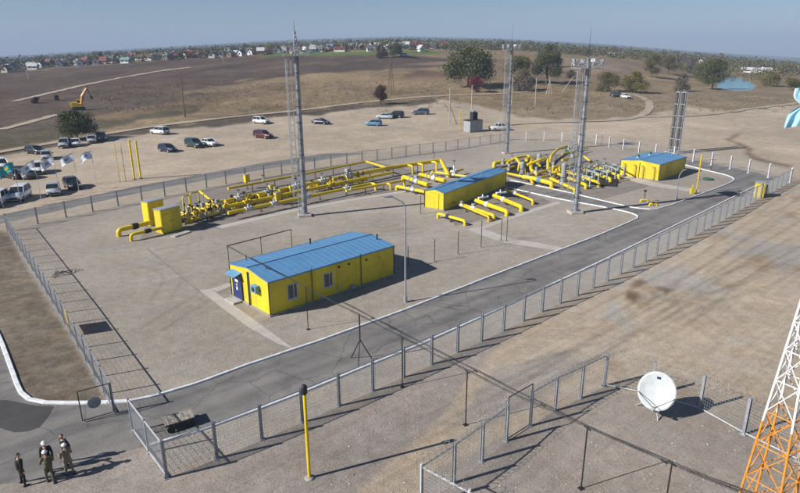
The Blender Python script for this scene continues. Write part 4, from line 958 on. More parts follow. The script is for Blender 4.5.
# grey-green skid right of it
a, b = g(565, 190), g(630, 176)
root = pipe_root('regulator_skid', 'grey-green regulator skid with many bent pipes beside the boiler house', 'pipework', a)
mat('skid_grey', (0.30, 0.36, 0.36), .5, 0, .12, 2)
sb = MB(); q = g(600, 178) - root.location; sb.box((q.x, q.y, .10), (13, 5.5, .2), rz2 + .25); sb.build('skid_base', 'dark_steel', root)
v_ = MB(); p = g(563, 182) - root.location; v_.cyl(p, .42, 2.9, 14); v_.ball(p + Vector((0, 0, 2.9)), .42, 12, sz=.5); v_.build('filter_vessel', 'grey_paint', root)
for k in range(5):
    f = k / 4; p0 = g(578 + 34 * f, 178 - 10 * f, 1.2); p1 = g(590 + 34 * f, 182 - 10 * f, 1.2); h = 1.9 + .2 * (k % 2)
    pipe(root, [Vector((p0.x, p0.y, .2)), Vector((p0.x, p0.y, h)), Vector((p1.x, p1.y, h)), Vector((p1.x, p1.y, .4))], .12, .35, 'skid_grey'); valve(root, p0.lerp(p1, .5) , p1 - p0, .16, 'skid_grey', k % 2 == 0, .7)
    q0 = g(572 + 30 * f, 172 - 7 * f, 1.1); pipe(root, [q0, q0 + UD * 3], .11, .3, 'skid_grey'); valve(root, q0 + UD * 1.2, UD, .15, 'skid_grey', True, .8)
pipe(root, [g(574, 176, 1.0), g(618, 166, 1.0)], .16, .3, 'skid_grey')
for k in range(7):
    p = g(R.uniform(575, 622), R.uniform(168, 184)) - root.location; s = MB(); hh = R.uniform(1.3, 2.5); s.tube([p, p + Vector((0, 0, hh))], .04, 6); s.box(p + Vector((0, 0, hh)), (.22, .2, .3)); s.build('instrument', 'skid_grey', root)
for k, (pa, pb) in enumerate((((558, 174), (586, 185)), ((572, 173.5), (599, 183)), ((586, 170.5), (610.5, 179)), ((600, 168.5), (619, 175.5)), ((556, 181), (575, 189.5)))):
    a, b = g(*pa, .65), g(*pb, .65); pipe(root, [a - (b - a) * .3, a, b, down(b)], .27, .6); valve(root, a.lerp(b, .35), b - a, .27, 'skid_grey', True, .7)
# small items right
def mini_valve(label, px, py, h):
    p = g(px, py); o = thing('marker_valve', label, 'valve', p); s = MB(); s.cyl((0, 0, 0), .05, h, 8); s.build('stem', 'dark_steel', o); b_ = MB(); b_.box((0, 0, h), (.35, .22, .2)); b_.build('head', 'dark_steel', o); y_ = MB(); y_.tube(bent([(-.5, 0, -.05), (-.5, 0, .3), (.5, 0, .3), (.5, 0, -.05)], .2), .12, 8); y_.build('stub_pipe', 'yellow', o)
mini_valve('small dark valve on a stem with yellow stub, left of the slim lamp post', 644, 202, 1.6)
mini_valve('low yellow stub pipe with short valve beside the kerb corner', 653, 206, .45)
p = g(696, 193.5); o = thing('vent_stand', 'thin yellow vent post with crossbars next to the green hose', 'vent pipe', p); s = MB(); hh = zat(p, 154); s.tube([(0, 0, 0), (0, 0, hh)], .09, 8); s.build('post', 'yellow', o)
for z in (.35, .7): s = MB(); s.box((0, 0, hh * z), (1.3, .06, .06), .3); s.build('crossbar', 'yellow_dull', o)
s = MB(); s.box((-.7, -.2, .45), (.5, .4, .9)); s.tube([(-.7, -.2, .9), (-.7, -.2, 1.4)], .06, 6); s.build('valve', 'yellow_dull', o)
p = g(708, 180); s = MB(); cp = []
for k in range(70): a_ = k * .42; cp.append((.8 * cos(a_) * (1 + .12 * sin(k * .7)), .55 * sin(a_) * (1 + .1 * cos(k)), .06 + k * .0035))
s.tube(cp, .045, 5); tag(s.build('hose_coil', 'hose_green', None, p), 'loose coil of green hose on the gravel near the vent post', 'hose')
p = g(711, 170.5); o = thing('hydrant_post', 'dark post with crossbar standing by the back kerb', 'post', p); s = MB(); s.cyl((0, 0, 0), .06, 2.0, 8); s.build('post', 'rust_steel', o); s = MB(); s.box((0, 0, 1.9), (1.0, .08, .08)); s.build('crossbar', 'rust_steel', o)

# slim bare posts across the yard
for lab, px, py, yt in (('slim bare steel post nearest the curved shadow of the building', 408, 266, 247), ('slim bare steel post second from the large building', 434.5, 261.5, 240), ('slim bare steel post third from the large building', 458, 254.5, 232), ('slim bare steel post fourth from the large building', 481, 247.5, 221), ('taller of the twin bare posts on the footpath', 506.5, 241.5, 214), ('shorter of the twin bare posts on the footpath', 501, 241, 219), ('slim bare steel post in front of the pipe building gable', 420.5, 214, 196), ('rusty bare post under the tall mast by the back fence', 434, 163, 152)):
    p = g(px, py); h = zat(p, yt); o = thing('steel_post', lab, 'post', p); s = MB(); s.tube([(0, 0, 0), (0, 0, h)], .04, 6); s.build('shaft', 'rust_steel', o); s = MB(); s.box((0, 0, .03), (.3, .3, .06)); s.build('base_plate', 'concrete_grey', o)
    s = MB(); s.ball((0, 0, h), .06, 6); s.build('cap', 'rust_steel', o)
# yellow marker pole near the road
p = g(309.5, 478); h = zat(p, 385); o = thing('marker_pole', 'yellow pole with black cap standing alone outside the road fence', 'pole', p)
s = MB(); s.tube([(0, 0, -.05), (0, 0, h - .5)], .085, 10); s.build('shaft', 'yellow', o); s = MB(); s.tube([(0, 0, h - .5), (0, 0, h - .42), (0, 0, h - .08), (0, 0, h)], [.10, .15, .15, .09], 10); s.build('cap', 'black', o)
s = MB(); s.ball((0, 0, .0), .28, 8, sz=.4); s.build('soil_mound', 'concrete_grey', o)
# yellow vent posts behind the back fence
for lab, px, py, yt, r in (('thick yellow vent post in the car park, right one of the pair', 140.8, 178.5, 142, .16), ('thick yellow vent post in the car park, left one of the pair', 134.5, 179.5, 141.5, .16), ('thin yellow vent post next to the thick pair', 126, 181.5, 144.5, .05), ('thin yellow vent post farther from the thick pair', 120, 182, 145, .05)):
    p = g(px, py); h = zat(p, yt); o = thing('vent_post', lab, 'vent pipe', p); s = MB(); s.tube([(0, 0, 0), (0, 0, h)], r, 10); s.build('pipe', 'yellow', o); s = MB(); s.tube([(0, 0, h), (0, 0, h + .06), (0, 0, h + .2)], [r * 1.6, r * 1.6, .02], 10); s.build('rain_cap', 'yellow', o)
    s = MB(); s.cyl((0, 0, 0), r * 1.9, .08, 10); s.build('base_flange', 'dark_steel', o)

# ------------------------------------------------------------------ second enclosure with dish (right foreground)
CN = g(604, 386)
fence('bare mesh fence with razor coil running from the dish enclosure corner past the gate', gp([(604, 386), (584, 396.5), (553, 411.5), (530, 426)]), 2.2, 2.7, 0.13, coil=True, pitch=.14)
fence('bare mesh fence with razor coil beside the small grey gate', gp([(506, 441), (465, 475), (421, 506)]), 2.2, 2.6, 0.13, coil=True, pitch=.14)
fence('mesh fence with razor coil and pale bottom rail behind the satellite dish', gp([(604, 386), (650, 395), (695, 407), (741, 433), (800, 462), (860, 492)]), 2.2, 2.9, 0.15, coil=True, bottom_rail=True, top_rail=False, pitch=.14, rail_mat='galv_white')
fence('pale railed mesh fence turning at the enclosure corner below the marker pole', gp([(421, 506), (462, 530), (520, 566)]), 2.2, 2.6, 0.08, coil=True, rail_mat='galv_white', post_mat='galv_white', pitch=.14)
gate_leaf(g(506.5, 441), g(530, 426), 2.7, 'small grey mesh gate in the dish enclosure fence', False)
def rod(p, q, r, name, m, root, n=6):
    mb = MB(); mb.tube([Vector(p) - root.location, Vector(q) - root.location], r, n); return mb.build(name, m, root)
db = g(652, 419); root = thing('satellite_dish', 'round white satellite dish on a short stand inside the mesh enclosure', 'satellite dish', db)
dc = g(657, 391, 1.55) - db; dz = dc.z
nrm = Vector((-.42, -.80, .42)).normalized(); u_ = nrm.cross(Vector((0, 0, 1))).normalized(); v_ = u_.cross(nrm)
ds = MB(); rings = []; RD = 1.02
for k in range(9):
    rr = RD * k / 8 + .01; dp_ = .22 * (rr / RD) ** 2; rings.append([dc + u_ * rr * cos(2 * pi * q / 32) + v_ * rr * 1.08 * sin(2 * pi * q / 32) + nrm * dp_ for q in range(32)])
for k in range(8, -1, -1):
    rr = RD * k / 8 + .01; dp_ = .22 * (rr / RD) ** 2 - .03; rings.append([dc + u_ * rr * cos(2 * pi * q / 32) + v_ * rr * 1.08 * sin(2 * pi * q / 32) + nrm * dp_ for q in range(32)])
ds.loft(rings); ds.build('reflector', 'pale_grey', root)
lg = MB(); lg.box(dc + nrm * .12 + v_ * .75, (.2, .02, .14), atan2(u_.y, u_.x)); lg.build('badge', 'navy', root)
fd = MB(); ft_ = dc + nrm * 1.1 - v_ * .9
for e in (-1, 1): fd.tube([dc + u_ * e * 1.0 - v_ * .2 + nrm * .2, ft_], .02, 5)
fd.tube([dc - v_ * 1.1 + nrm * .2, ft_], .025, 5); fd.build('feed_arm', 'dark_steel', root)
fh = MB(); fh.tube([ft_ + nrm * .1, ft_ - nrm * .22], [.06, .10], 10); fh.build('feed_horn', 'grey_paint', root)
st = MB(); st.cyl((dc.x + .1, dc.y + .35, 0), .09, dz, 10); st.tube([Vector((dc.x + .1, dc.y + .35, dz - .1)), dc - nrm * .05], .07, 8)
for k in range(3): a_ = k * 2.1 + .4; st.tube([(dc.x + .1, dc.y + .35, .9), (dc.x + .1 + 1.0 * cos(a_), dc.y + .35 + 1.0 * sin(a_), 0)], .04, 6)
st.build('stand', 'galv', root)

# orange and white lattice tower
ctr = Vector((15.06, 20.29, 0)); rzt = -1.0056; th, s0, s1 = 13.4, .89, .11
root = thing('lattice_tower', 'orange and white lattice tower beside the dish enclosure', 'tower', ctr, rzt)
cs = [(-1, -1), (1, -1), (1, 1), (-1, 1)]
def leg_at(k, z): s = s0 + (s1 - s0) * z / th; return Vector((cs[k][0] * s, cs[k][1] * s, z))
NB = 10; zs_ = [0]
for k in range(NB): zs_.append(zs_[-1] + (2.0 - 1.1 * k / NB))
zs_ = [z * th / zs_[-1] for z in zs_]
for k in range(4):
    for lo, hi, m_ in ((0, 6.1, 'orange_paint'), (6.1, th, 'white_paint')):
        mb = MB(); mb.tube([leg_at(k, lo), leg_at(k, hi)], .05, 8); mb.build('leg', m_, root)
    mb = MB(); q = leg_at(k, 0); mb.box((q.x, q.y, .15), (.5, .5, .3)); mb.build('footing', 'concrete', root)
for i in range(NB):
    za, zb = zs_[i], zs_[i + 1]; m_ = 'orange_paint' if (za + zb) / 2 < 6.1 else 'white_paint'
    for k in range(4):
        mb = MB(); j = (k + 1) % 4; mb.tube([leg_at(k, za), leg_at(j, zb)], .022, 5); mb.tube([leg_at(j, za), leg_at(k, zb)], .022, 5); mb.tube([leg_at(k, zb), leg_at(j, zb)], .025, 5)
        mb.build('bracing', m_, root)
mb = MB(); mb.tube([(0, 0, th - .6), (0, 0, 19.5)], [.09, .06], 8); mb.build('top_mast', 'white_paint', root)
# light-blue flag on a slanted pole at the tower head
mat('flag_sky', (0.32, 0.60, 0.76), .7, 0, .06, 2); mat('flag_edge', (.75, .80, .82), .7, 0, .04, 2)
d = ray(814, 85); pt = Vector((0, 0, CAM_H)) + d * (23.5 / hypot(d.x, d.y)); pb = Vector((ctr.x, ctr.y, 13.2)); ax = (pb - pt).normalized()
root = thing('flag', 'light blue flag folded on a slanted pole at the lattice tower head', 'flag', Vector((ctr.x, ctr.y, 0)))
mb = MB(); mb.tube([pb - root.location, pt - ax * .15 - root.location], .03, 6); mb.build('flagpole', 'galv', root)
mb = MB(); vs = []; n, m_ = 16, 24; du = Vector((-.86, .51, 0)); nn = Vector((.51, .86, 0))
for side in (0, 1):
    for j in range(m_ + 1):
        v = j / m_; wd = .48 - .26 * math.exp(-((v - .42) / .14) ** 2) + .14 * v
        for i in range(n + 1):
            u = i / n; q = pt - root.location + Vector((0, 0, -1.25 * v - .12 * u)) + Vector((ax.x, ax.y, 0)) * 1.35 * v * .1 + du * wd * u + nn * (.10 * sin(7 * u + 5 * v) * u + .05 * sin(13 * u - 8 * v) + .012 * side); vs.append(tuple(q))
K = (n + 1) * (m_ + 1); mb.v = vs
for side in (0, 1):
    for j in range(m_):
        for i in range(n):
            a = side * K + j * (n + 1) + i; f = [a, a + 1, a + n + 2, a + n + 1]; mb.f.append(f if side else f[::-1]); mb.m.append(1 if i == n - 1 and j < 10 else 0); mb.smooth.append(True)
mb.build('cloth', ['flag_sky', 'flag_edge'], root)
mb = MB(); mb.ball(pt - root.location, .05, 8); mb.build('finial', 'galv', root)

# flat cart at the entrance
ca0, ca1 = g(166, 434), g(196, 424.5); d = ca1 - ca0; root = thing('flat_cart', 'low flat cart with plank deck parked inside the road entrance', 'cart', ca0, atan2(d.y, d.x)); L = d.length
for k in range(6): mb = MB(); mb.box((L * (k + .5) / 6, .45, .52), (L / 6 - .03, 1.0, .05)); mb.build('plank', 'plank', root)
mb = MB(); mb.box((L / 2, .02, .44), (L, .08, .1)); mb.box((L / 2, .88, .44), (L, .08, .1)); mb.box((.06, .45, .44), (.08, .78, .09)); mb.box((L - .06, .45, .44), (.08, .78, .09)); mb.build('frame', 'rust_steel', root)
for x in (.3, L - .3):
    for y in (-.06, .96): mb = MB(); mb.tube([(x, y - .05, .22), (x, y + .05, .22)], .22, 14); mb.build('wheel', 'tyre', root)
    mb = MB(); mb.tube([(x, 0, .22), (x, .9, .22)], .03, 6); mb.box((x, .45, .32), (.08, .7, .18)); mb.build('axle', 'rust_steel', root)
mb = MB(); mb.tube([(0, .45, .4), (-.9, .5, .35), (-1.1, .8, .3)], .03, 6); mb.build('drawbar', 'rust_steel', root)
# tangle of bent rods on the gravel inside the left fence
p = g(66, 274); mb = MB()
for k in range(9): a_ = R.uniform(0, 6.3); q = Vector((R.uniform(-.7, .7), R.uniform(-.5, .5), .03)); mb.tube([q, q + Vector((.6 * cos(a_), .6 * sin(a_), R.uniform(.05, .5))), q + Vector((1.1 * cos(a_ + .6), 1.1 * sin(a_ + .6), .05))], .03, 4)
tag(mb.build('scrap_rods', 'rust_steel', None, p), 'small tangle of rusty rods on the gravel beside the fence shadow', 'scrap')

# ------------------------------------------------------------------ vehicles
def car_meshes(kind):
    if kind == 'suv': L, W, H, hood, belt, gc = 4.75, 1.88, 1.78, 1.05, 1.08, .27; cab = (-2.28, -2.02, .15, 1.05)
    elif kind == 'hatch': L, W, H, hood, belt, gc = 4.1, 1.74, 1.52, .93, .95, .2; cab = (-1.98, -1.55, .2, 1.05)
    elif kind == 'pickup': L, W, H, hood, belt, gc = 5.1, 1.85, 1.78, 1.08, 1.08, .3; cab = (-.9, -.7, .45, 1.15)
    else: L, W, H, hood, belt, gc = 4.6, 1.8, 1.46, .90, .93, .2; cab = (-1.75, -1.0, .25, 1.15)
    hl = L / 2; w2 = W / 2; P = {}
    def ring(x, w_, zb, zt): return [(x, -w_ * .9, zb), (x, -w_, zb + .12), (x, -w_, zt * .72), (x, -w_ * .93, zt), (x, w_ * .93, zt), (x, w_, zt * .72), (x, w_, zb + .12), (x, w_ * .9, zb)]
    tail = belt - .02 if kind != 'sedan' else belt - .03
    sts = [(-hl, w2 * .86, gc + .15, tail - .22), (-hl + .08, w2 * .95, gc + .05, tail - .04), (-hl + .5, w2, gc, tail), (-.9, w2, gc, belt), (.6, w2, gc, belt), (1.2, w2 * .99, gc, hood + .01), (hl - .55, w2 * .96, gc, hood - .06), (hl - .12, w2 * .88, gc + .03, hood - .2), (hl, w2 * .78, gc + .1, hood - .36)]
    b = MB(); b.loft([ring(*s) for s in sts]); P['body'] = (b, 'PAINT')
    xr0, xr1, xf1, xf0 = cab; rw = w2 * .76
    gl = MB(); bw = w2 * .94
    rings = []
    for t in (0.0, .9): rings.append([(xr0 + (xr1 - xr0) * t, -bw + (bw - rw) * t, belt - .06 + (H - .03 - belt) * t), (xf0 + (xf1 - xf0) * t, -bw + (bw - rw) * t, belt - .06 + (H - .03 - belt) * t), (xf0 + (xf1 - xf0) * t, bw - (bw - rw) * t, belt - .06 + (H - .03 - belt) * t), (xr0 + (xr1 - xr0) * t, bw - (bw - rw) * t, belt - .06 + (H - .03 - belt) * t)])
    gl.loft(rings, sm=False); P['windows'] = (gl, 'glass')
    rf = MB(); z0 = H - .09; rf.loft([[(xr1 - .05, -rw * 1.03, z0), (xf1 + .05, -rw * 1.03, z0), (xf1 + .05, rw * 1.03, z0), (xr1 - .05, rw * 1.03, z0)], [(xr1, -rw, z0 + .06), (xf1 - .05, -rw, z0 + .06), (xf1 - .05, rw, z0 + .06), (xr1, rw, z0 + .06)], [(xr1 + .15, -rw * .8, H), (xf1 - .25, -rw * .8, H), (xf1 - .25, rw * .8, H), (xr1 + .15, rw * .8, H)]], sm=False); P['roof'] = (rf, 'PAINT')
    for s in (-1, 1):
        for q_, (x0, x1) in enumerate(((xf0 + .02, xf1 + .03), ((xf0 + xr0) / 2 - .1, (xf1 + xr1) / 2 - .05), (xr0 - .02, xr1 - .03))):
            pl = MB(); pl.tube([(x0, s * (bw + .012), belt - .06), (x1, s * (rw + .02), H - .07)], .04, 4); P[f'pillar{s}{q_}'] = (pl, 'PAINT')
    lights = {}
    hd = MB(); hd.box((0, 0, 0), (.10, .38, .17)); tl = MB(); tl.box((0, 0, 0), (.08, .22, .26))
    bp_ = MB(); bp_.box((hl - .02, 0, gc + .22), (.12, W * .8, .16)); P['bumper'] = (bp_, 'black'); bp_ = MB(); bp_.box((-hl + .02, 0, gc + .26), (.12, W * .84, .16)); P['bumper2'] = (bp_, 'black'); bp_ = MB(); bp_.box((hl - .03, 0, hood - .42), (.08, W * .45, .14)); P['grille'] = (bp_, 'black')
    wr = .36 if kind in ('suv', 'pickup') else .31
    ty = MB(); ty.tube([(0, -.11, 0), (0, -.09, 0), (0, .09, 0), (0, .11, 0)], [wr * .86, wr, wr, wr * .86], 16); ri = MB(); ri.tube([(0, -.118, 0), (0, .118, 0)], wr * .62, 10)
    return dict(P={k: (v[0].mesh(k, ['white_paint' if v[1] == 'PAINT' else v[1]]), v[1] == 'PAINT') for k, v in P.items()}, tyre=ty.mesh('wheel', ['tyre']), rim=ri.mesh('rim', ['rim']), hl=hd.mesh('headlight', ['lamp_clear']), tl=tl.mesh('tail_light', ['lamp_red']), L=L, W=W, hood=hood, belt=belt, wr=wr)
CARM = {k: car_meshes(k) for k in ('suv', 'hatch', 'sedan', 'pickup')}
def paint(n, c): return mat('paint_' + n, c, .28, .15, .03, 1.0, coat=.6)
PAINT = {'white': (.78, .79, .80), 'silver': (.42, .44, .47), 'black': (.012, .013, .015), 'navy': (.012, .018, .05), 'green': (.02, .045, .04), 'red': (.10, .012, .015), 'blue': (.10, .26, .42), 'slate': (.06, .09, .13), 'grey': (.13, .14, .15), 'pale_blue': (.45, .53, .60)}
def car(label, px, py, heading, kind, color, cat='car'):
    """heading: picture direction (degrees, 0 = right, 90 = away) approximated on the ground"""
    p = gt(px, py); o = thing('parked_car', label, cat, p, radians(heading), 'cars parked on bare earth'); q = CARM[kind]; o.scale = (1.12,) * 3
    n1_ = onT(p.x + .5, p.y); n2_ = onT(p.x, p.y + .5)
    for k, (me, pt) in q['P'].items():
        c = link('bumper' if k.startswith('bumper') else 'pillar' if k.startswith('pillar') else k, me, o)
        if pt: c.material_slots[0].link = 'OBJECT'; c.material_slots[0].material = paint(color, PAINT[color])
    hl = q['L'] / 2
    for s in (-1, 1):
        link('headlight', q['hl'], o, (hl - .09, s * q['W'] * .33, q['hood'] - .24)); link('tail_light', q['tl'], o, (-hl + .03, s * q['W'] * .38, q['belt'] - .28))
        for x in (hl - .85, -hl + .85):
            wv = link('wheel', q['tyre'], o, (x, s * (q['W'] / 2 - .10), q['wr'])); link('rim', q['rim'], wv)
    return o
cars = [
    ('white off-road car facing the back fence, beside the flag poles', 20, 199, -75, 'suv', 'white'), ('white car partly hidden beside the white off-road car', -3, 205, -75, 'suv', 'white'),
    ('silver sedan parked behind the middle flag poles', 54, 193.5, -60, 'sedan', 'silver'), ('black hatchback beside the silver sedan', 73, 188, -50, 'hatch', 'black'),
    ('white car with dark windows left of the turquoise flag', 2, 169, -50, 'suv', 'white'), ('dark car standing behind the turquoise flag', 14, 178, 150, 'sedan', 'black'), ('dark saloon between the turquoise flag and white car', 24, 178, 150, 'sedan', 'grey'),
    ('white off-road car standing behind the flag row', 38, 173, -55, 'suv', 'white'), ('black hatchback at the edge of the weedy verge', 36, 153.5, -25, 'hatch', 'black'), ('silver hatchback below the black hatchback', 47, 159, -60, 'hatch', 'silver'),
    ('white minivan parked under the round tree', 65, 147, -70, 'suv', 'silver'), ('pale silver car next to the minivan under the tree', 76, 145.5, -60, 'sedan', 'white'), ('pale car in the shade right of the round tree', 92, 142.5, -60, 'hatch', 'silver'), ('black car in the shade right of the round tree', 102, 140.5, -60, 'suv', 'black'),
    ('navy hatchback standing alone in the car park', 168, 151.5, -35, 'hatch', 'navy'), ('dark green car beside a white sedan', 195, 147, -40, 'suv', 'green'), ('white sedan beside the dark green car', 209.5, 145.5, -40, 'sedan', 'white'),
    ('white car close to the dirt road and wooden pole', 160, 134, 150, 'suv', 'white'), ('white off-road car near the dirt road behind the tall mast', 261.5, 123.5, -35, 'suv', 'white'), ('dark red car alone in the car park', 263.5, 138, -35, 'suv', 'red'),
    ('navy sedan between the tall mast and blue car', 321, 124, -25, 'sedan', 'navy'), ('light blue car at the edge of the car park', 373.5, 125.5, 165, 'hatch', 'blue'), ('pale silver sedan beside the black car', 385, 118.5, 165, 'sedan', 'pale_blue'), ('black car beside the pale silver sedan', 395, 117.5, 165, 'suv', 'black'),
    ('slate blue off-road car farthest along the car park', 420.5, 114.5, 170, 'suv', 'slate'), ('black off-road car under the olive tree', 617.5, 97, -35, 'suv', 'black'), ('white car beside the black off-road car', 625.5, 98.2, -80, 'hatch', 'white'), ('white car standing out in the far field', 403, 56.2, 170, 'suv', 'white'),
    ('white pickup parked behind the mast near the transformer kiosk', 500, 130.5, 15, 'pickup', 'white')]
for c in cars: car(*c)

# transformer kiosk
p = gt(473, 131.5); root = thing('transformer_kiosk', 'grey transformer kiosk with cooling tank, standing outside the back fence', 'transformer', p, .55); root.scale = (1.35, 1.35, 1.35)
mb = MB(); mb.box((0, 0, 1.1), (3.0, 2.0, 2.2)); mb.build('cabinet', 'grey_paint', root); mb = MB(); mb.box((-.2, 0, 2.23), (3.15, 2.1, .06)); mb.build('roof', 'dark_steel', root)
for x in (-.75, .0, .75): mb = MB(); mb.box((x, -1.02, 1.1), (.68, .04, 1.9)); mb.build('door', 'grey_paint', root)
mb = MB(); mb.box((.2, .2, 2.95), (1.1, .9, 1.4)); 
for k in range(6): mb.box((-.3 + k * .2, -.3, 2.95), (.04, .12, 1.2))
mb.build('cooling_tank', 'dark_steel', root)
for x in (-.1, .2, .5): mb = MB(); mb.cyl((x, .2, 3.65), .08, .45, 8); mb.build('insulator', 'pale_grey', root)

# poles out in the fields
def pole(label, px, py, yt, m='wood', r=.13, arm=False, aframe=0.0, lean=(0, 0), base=False, name='utility_pole'):
    p = gt(px, py); lo, hi = 0, 40
    for _ in range(40):
        mm = (lo + hi) / 2
        if proj(p.x, p.y, p.z + mm)[1] > yt: lo = mm
        else: hi = mm
    h = lo; o = thing(name, label, 'utility pole', p); top = Vector((lean[0], lean[1], h))
    mb = MB(); mb.tube([(0, 0, -.2), top], [r, r * .75], 8); mb.build('shaft', m, o)
    if aframe: 
        for s in (-1, 1): mb = MB(); mb.tube([(s * aframe, 0, -.2), top - Vector((0, 0, .6))], r * .9, 6); mb.build('strut', m, o)
        mb = MB(); mb.box((0, 0, h * .45), (aframe * 1.1, .14, .14)); mb.build('brace', m, o)
    if arm: mb = MB(); mb.box(top - Vector((0, 0, .4)), (1.8, .1, .1)); mb.build('crossarm', m, o); 
    for s in ((-.8, .8) if arm else (0,)):
        mb = MB(); mb.cyl(top + Vector((s, 0, -.35 if arm else 0)), .05, .25, 6); mb.build('insulator', 'pale_grey', o)
    if base: mb = MB(); mb.box((.12, .12, 1.2), (.25, .25, 2.6)); mb.build('stub', 'concrete', o)
pole('single wooden pole with pale stub standing between field and dirt road', 185, 117, 70.5, base=True, r=.16)
pole('dark timber A-frame pole near the brown shrub', 391, 94, 57, 'wood', .14, aframe=1.3)
pole('pale concrete pole left of the transformer kiosk', 449.5, 123.5, 87.5, 'pale_wood', .16, arm=True)
pole('rusty leaning prop beside the pale concrete pole', 457, 124, 104, 'wood', .1, lean=(-2.2, 0))
pole('pale pole rising behind the transformer kiosk', 471, 128, 86, 'pale_wood', .16)
pole('pale pole seen just behind the corner mast', 511.5, 105, 78, 'pale_wood', .16)
pole('pale pole in front of the dark green tree', 535, 106, 79, 'pale_wood', .16)
pole('pale A-frame pole near the dark green tree', 549, 95, 78, 'pale_wood', .14, aframe=1.2)
pole('leaning pale pole beside the dry slope', 562, 92, 76.5, 'pale_wood', .14, lean=(4.2, 0))
pole('thin dark pole in the tan field beyond the olive trees', 602.5, 74, 59, 'wood', .14)
pole('thin yellow marker post beside the transformer kiosk', 459.5, 131, 110.5, 'yellow', .1, name='marker_post')
pole('thin white pole in the far ploughed field', 28.5, 79, 69, 'pale_grey', .12)
pole('thin pale pole at the far edge of the ploughed field', 223, 62, 51, 'pale_grey', .12)

# flags outside the back fence
def flag(label, px, py, yt, col, wob, fl_w=2.1, fl_h=1.25):
    p = g(px, py); h = zat(p, yt); o = thing('flag', label, 'flag', p); mb = MB(); mb.tube([(0, 0, 0), (0, 0, h)], [.045, .03], 6); mb.build('flagpole', 'pale_grey', o)
    mb = MB(); n, m_ = 14, 6; vs = []; d = Vector((-.93, -.30, 0)); nn = Vector((-d.y, d.x, 0))
    for side in (0, 1):
        for i in range(n + 1):
            for j in range(m_ + 1):
                u = i / n; v = j / m_; q = d * fl_w * u * (1 - .12 * u) + nn * (.28 * u * sin(6.5 * u + wob + v * 1.2) + .015 * side) + Vector((0, 0, h - .1 - fl_h * v - .75 * u * u - .25 * u + .1 * sin(5 * u + wob))); vs.append(q)
    K = (n + 1) * (m_ + 1); fs = []; ms = []
    for side in (0, 1):
        for i in range(n):
            for j in range(m_):
                a = side * K + i * (m_ + 1) + j; f = (a, a + 1, a + m_ + 2, a + m_ + 1); fs.append((f if side else f[::-1], 0 if not (.38 < (i + .5) / n < .66 and .25 < (j + .5) / m_ < .75) else 1))
    rim_ = [i * (m_ + 1) for i in range(n + 1)]
    for a, b in zip(rim_, rim_[1:]): fs.append(((a, b, b + K, a + K), 0)); fs.append(((a + m_, a + K + m_, b + K + m_, b + m_), 0))
    for f, mi in fs: mb.m.append(mi); mb.smooth.append(True); mb.f.append(list(f))
    mb.v = [tuple(v) for v in vs]; mb.build('cloth', col, o)
    fi = MB(); fi.ball((0, 0, h + .05), .08, 8); fi.build('finial', 'yellow', o)
mat('flag_white', (.66, .70, .78), .8, 0, .04, 2); mat('flag_blue', (.20, .30, .58), .8, 0, .15, 3); mat('flag_teal', (.03, .34, .40), .8, 0, .05, 2); mat('flag_sun', (.6, .5, .08), .8, 0, .1, 3)
flag('turquoise flag with yellow emblem on a thin pole', 21, 203, 161.5, ['flag_teal', 'flag_sun'], 0)
flag('white flag with blue emblem next to the turquoise flag', 41, 199, 160, ['flag_white', 'flag_blue'], 1.2)
flag('white and blue flag before the silver sedan', 60, 195, 155.5, ['flag_white', 'flag_blue'], 2.0)
flag('white flag with blue emblem above the black hatchback', 79, 191, 152, ['flag_white', 'flag_blue'], 3.1)
flag('white flag with blue emblem nearest the yellow vent posts', 96.5, 184, 149.5, ['flag_white', 'flag_blue'], 4.2, 2.0, 1.2)
flag('white flag hanging from a thin pole near the fence corner', 3.5, 208, 164, ['flag_white', 'flag_white'], .6)

# excavator
p = gt(79, 110); root = thing('excavator', 'yellow tracked excavator with raised orange boom on the ploughed land', 'excavator', p, .35)
S = 1.0
for y in (-1.1, 1.1):
    mb = MB(); mb.loft([[(-1.9, y - .3, .35), (-1.9, y + .3, .35), (-1.9, y + .3, .65), (-1.9, y - .3, .65)], [(-1.6, y - .3, 0), (-1.6, y + .3, 0), (-1.6, y + .3, .95), (-1.6, y - .3, .95)], [(1.6, y - .3, 0), (1.6, y + .3, 0), (1.6, y + .3, .95), (1.6, y - .3, .95)], [(1.9, y - .3, .35), (1.9, y + .3, .35), (1.9, y + .3, .65), (1.9, y - .3, .65)]], sm=False); mb.build('track', 'tyre', root)
mb = MB(); mb.box((0, 0, .75), (1.6, 1.7, .5)); mb.cyl((0, 0, 1.0), .7, .15, 14); mb.build('undercarriage', 'dark_steel', root)
mb = MB(); mb.loft([[(-2.5, -1.3, 1.2), (-2.5, 1.3, 1.2), (-2.5, 1.3, 2.3), (-2.5, -1.3, 2.3)], [(-1.6, -1.4, 1.1), (-1.6, 1.4, 1.1), (-1.6, 1.4, 2.6), (-1.6, -1.4, 2.6)], [(1.2, -1.4, 1.1), (1.2, 1.4, 1.1), (1.2, 1.4, 2.1), (1.2, -1.4, 2.1)]], sm=False); mb.build('engine_house', 'excavator_yellow', root)
mb = MB(); mb.loft([[(-.5, .3, 2.1), (1.4, .3, 2.1), (1.4, 1.4, 2.1), (-.5, 1.4, 2.1)], [(-.5, .35, 3.3), (1.0, .35, 3.3), (1.0, 1.35, 3.3), (-.5, 1.35, 3.3)]], sm=False); cb_ = mb.build('cab', 'excavator_yellow', root)
mb = MB(); mb.box((.3, 1.385, 2.75), (1.2, .02, .8)); mb.box((.3, .315, 2.75), (1.2, .02, .8)); mb.build('window', 'glass', cb_)
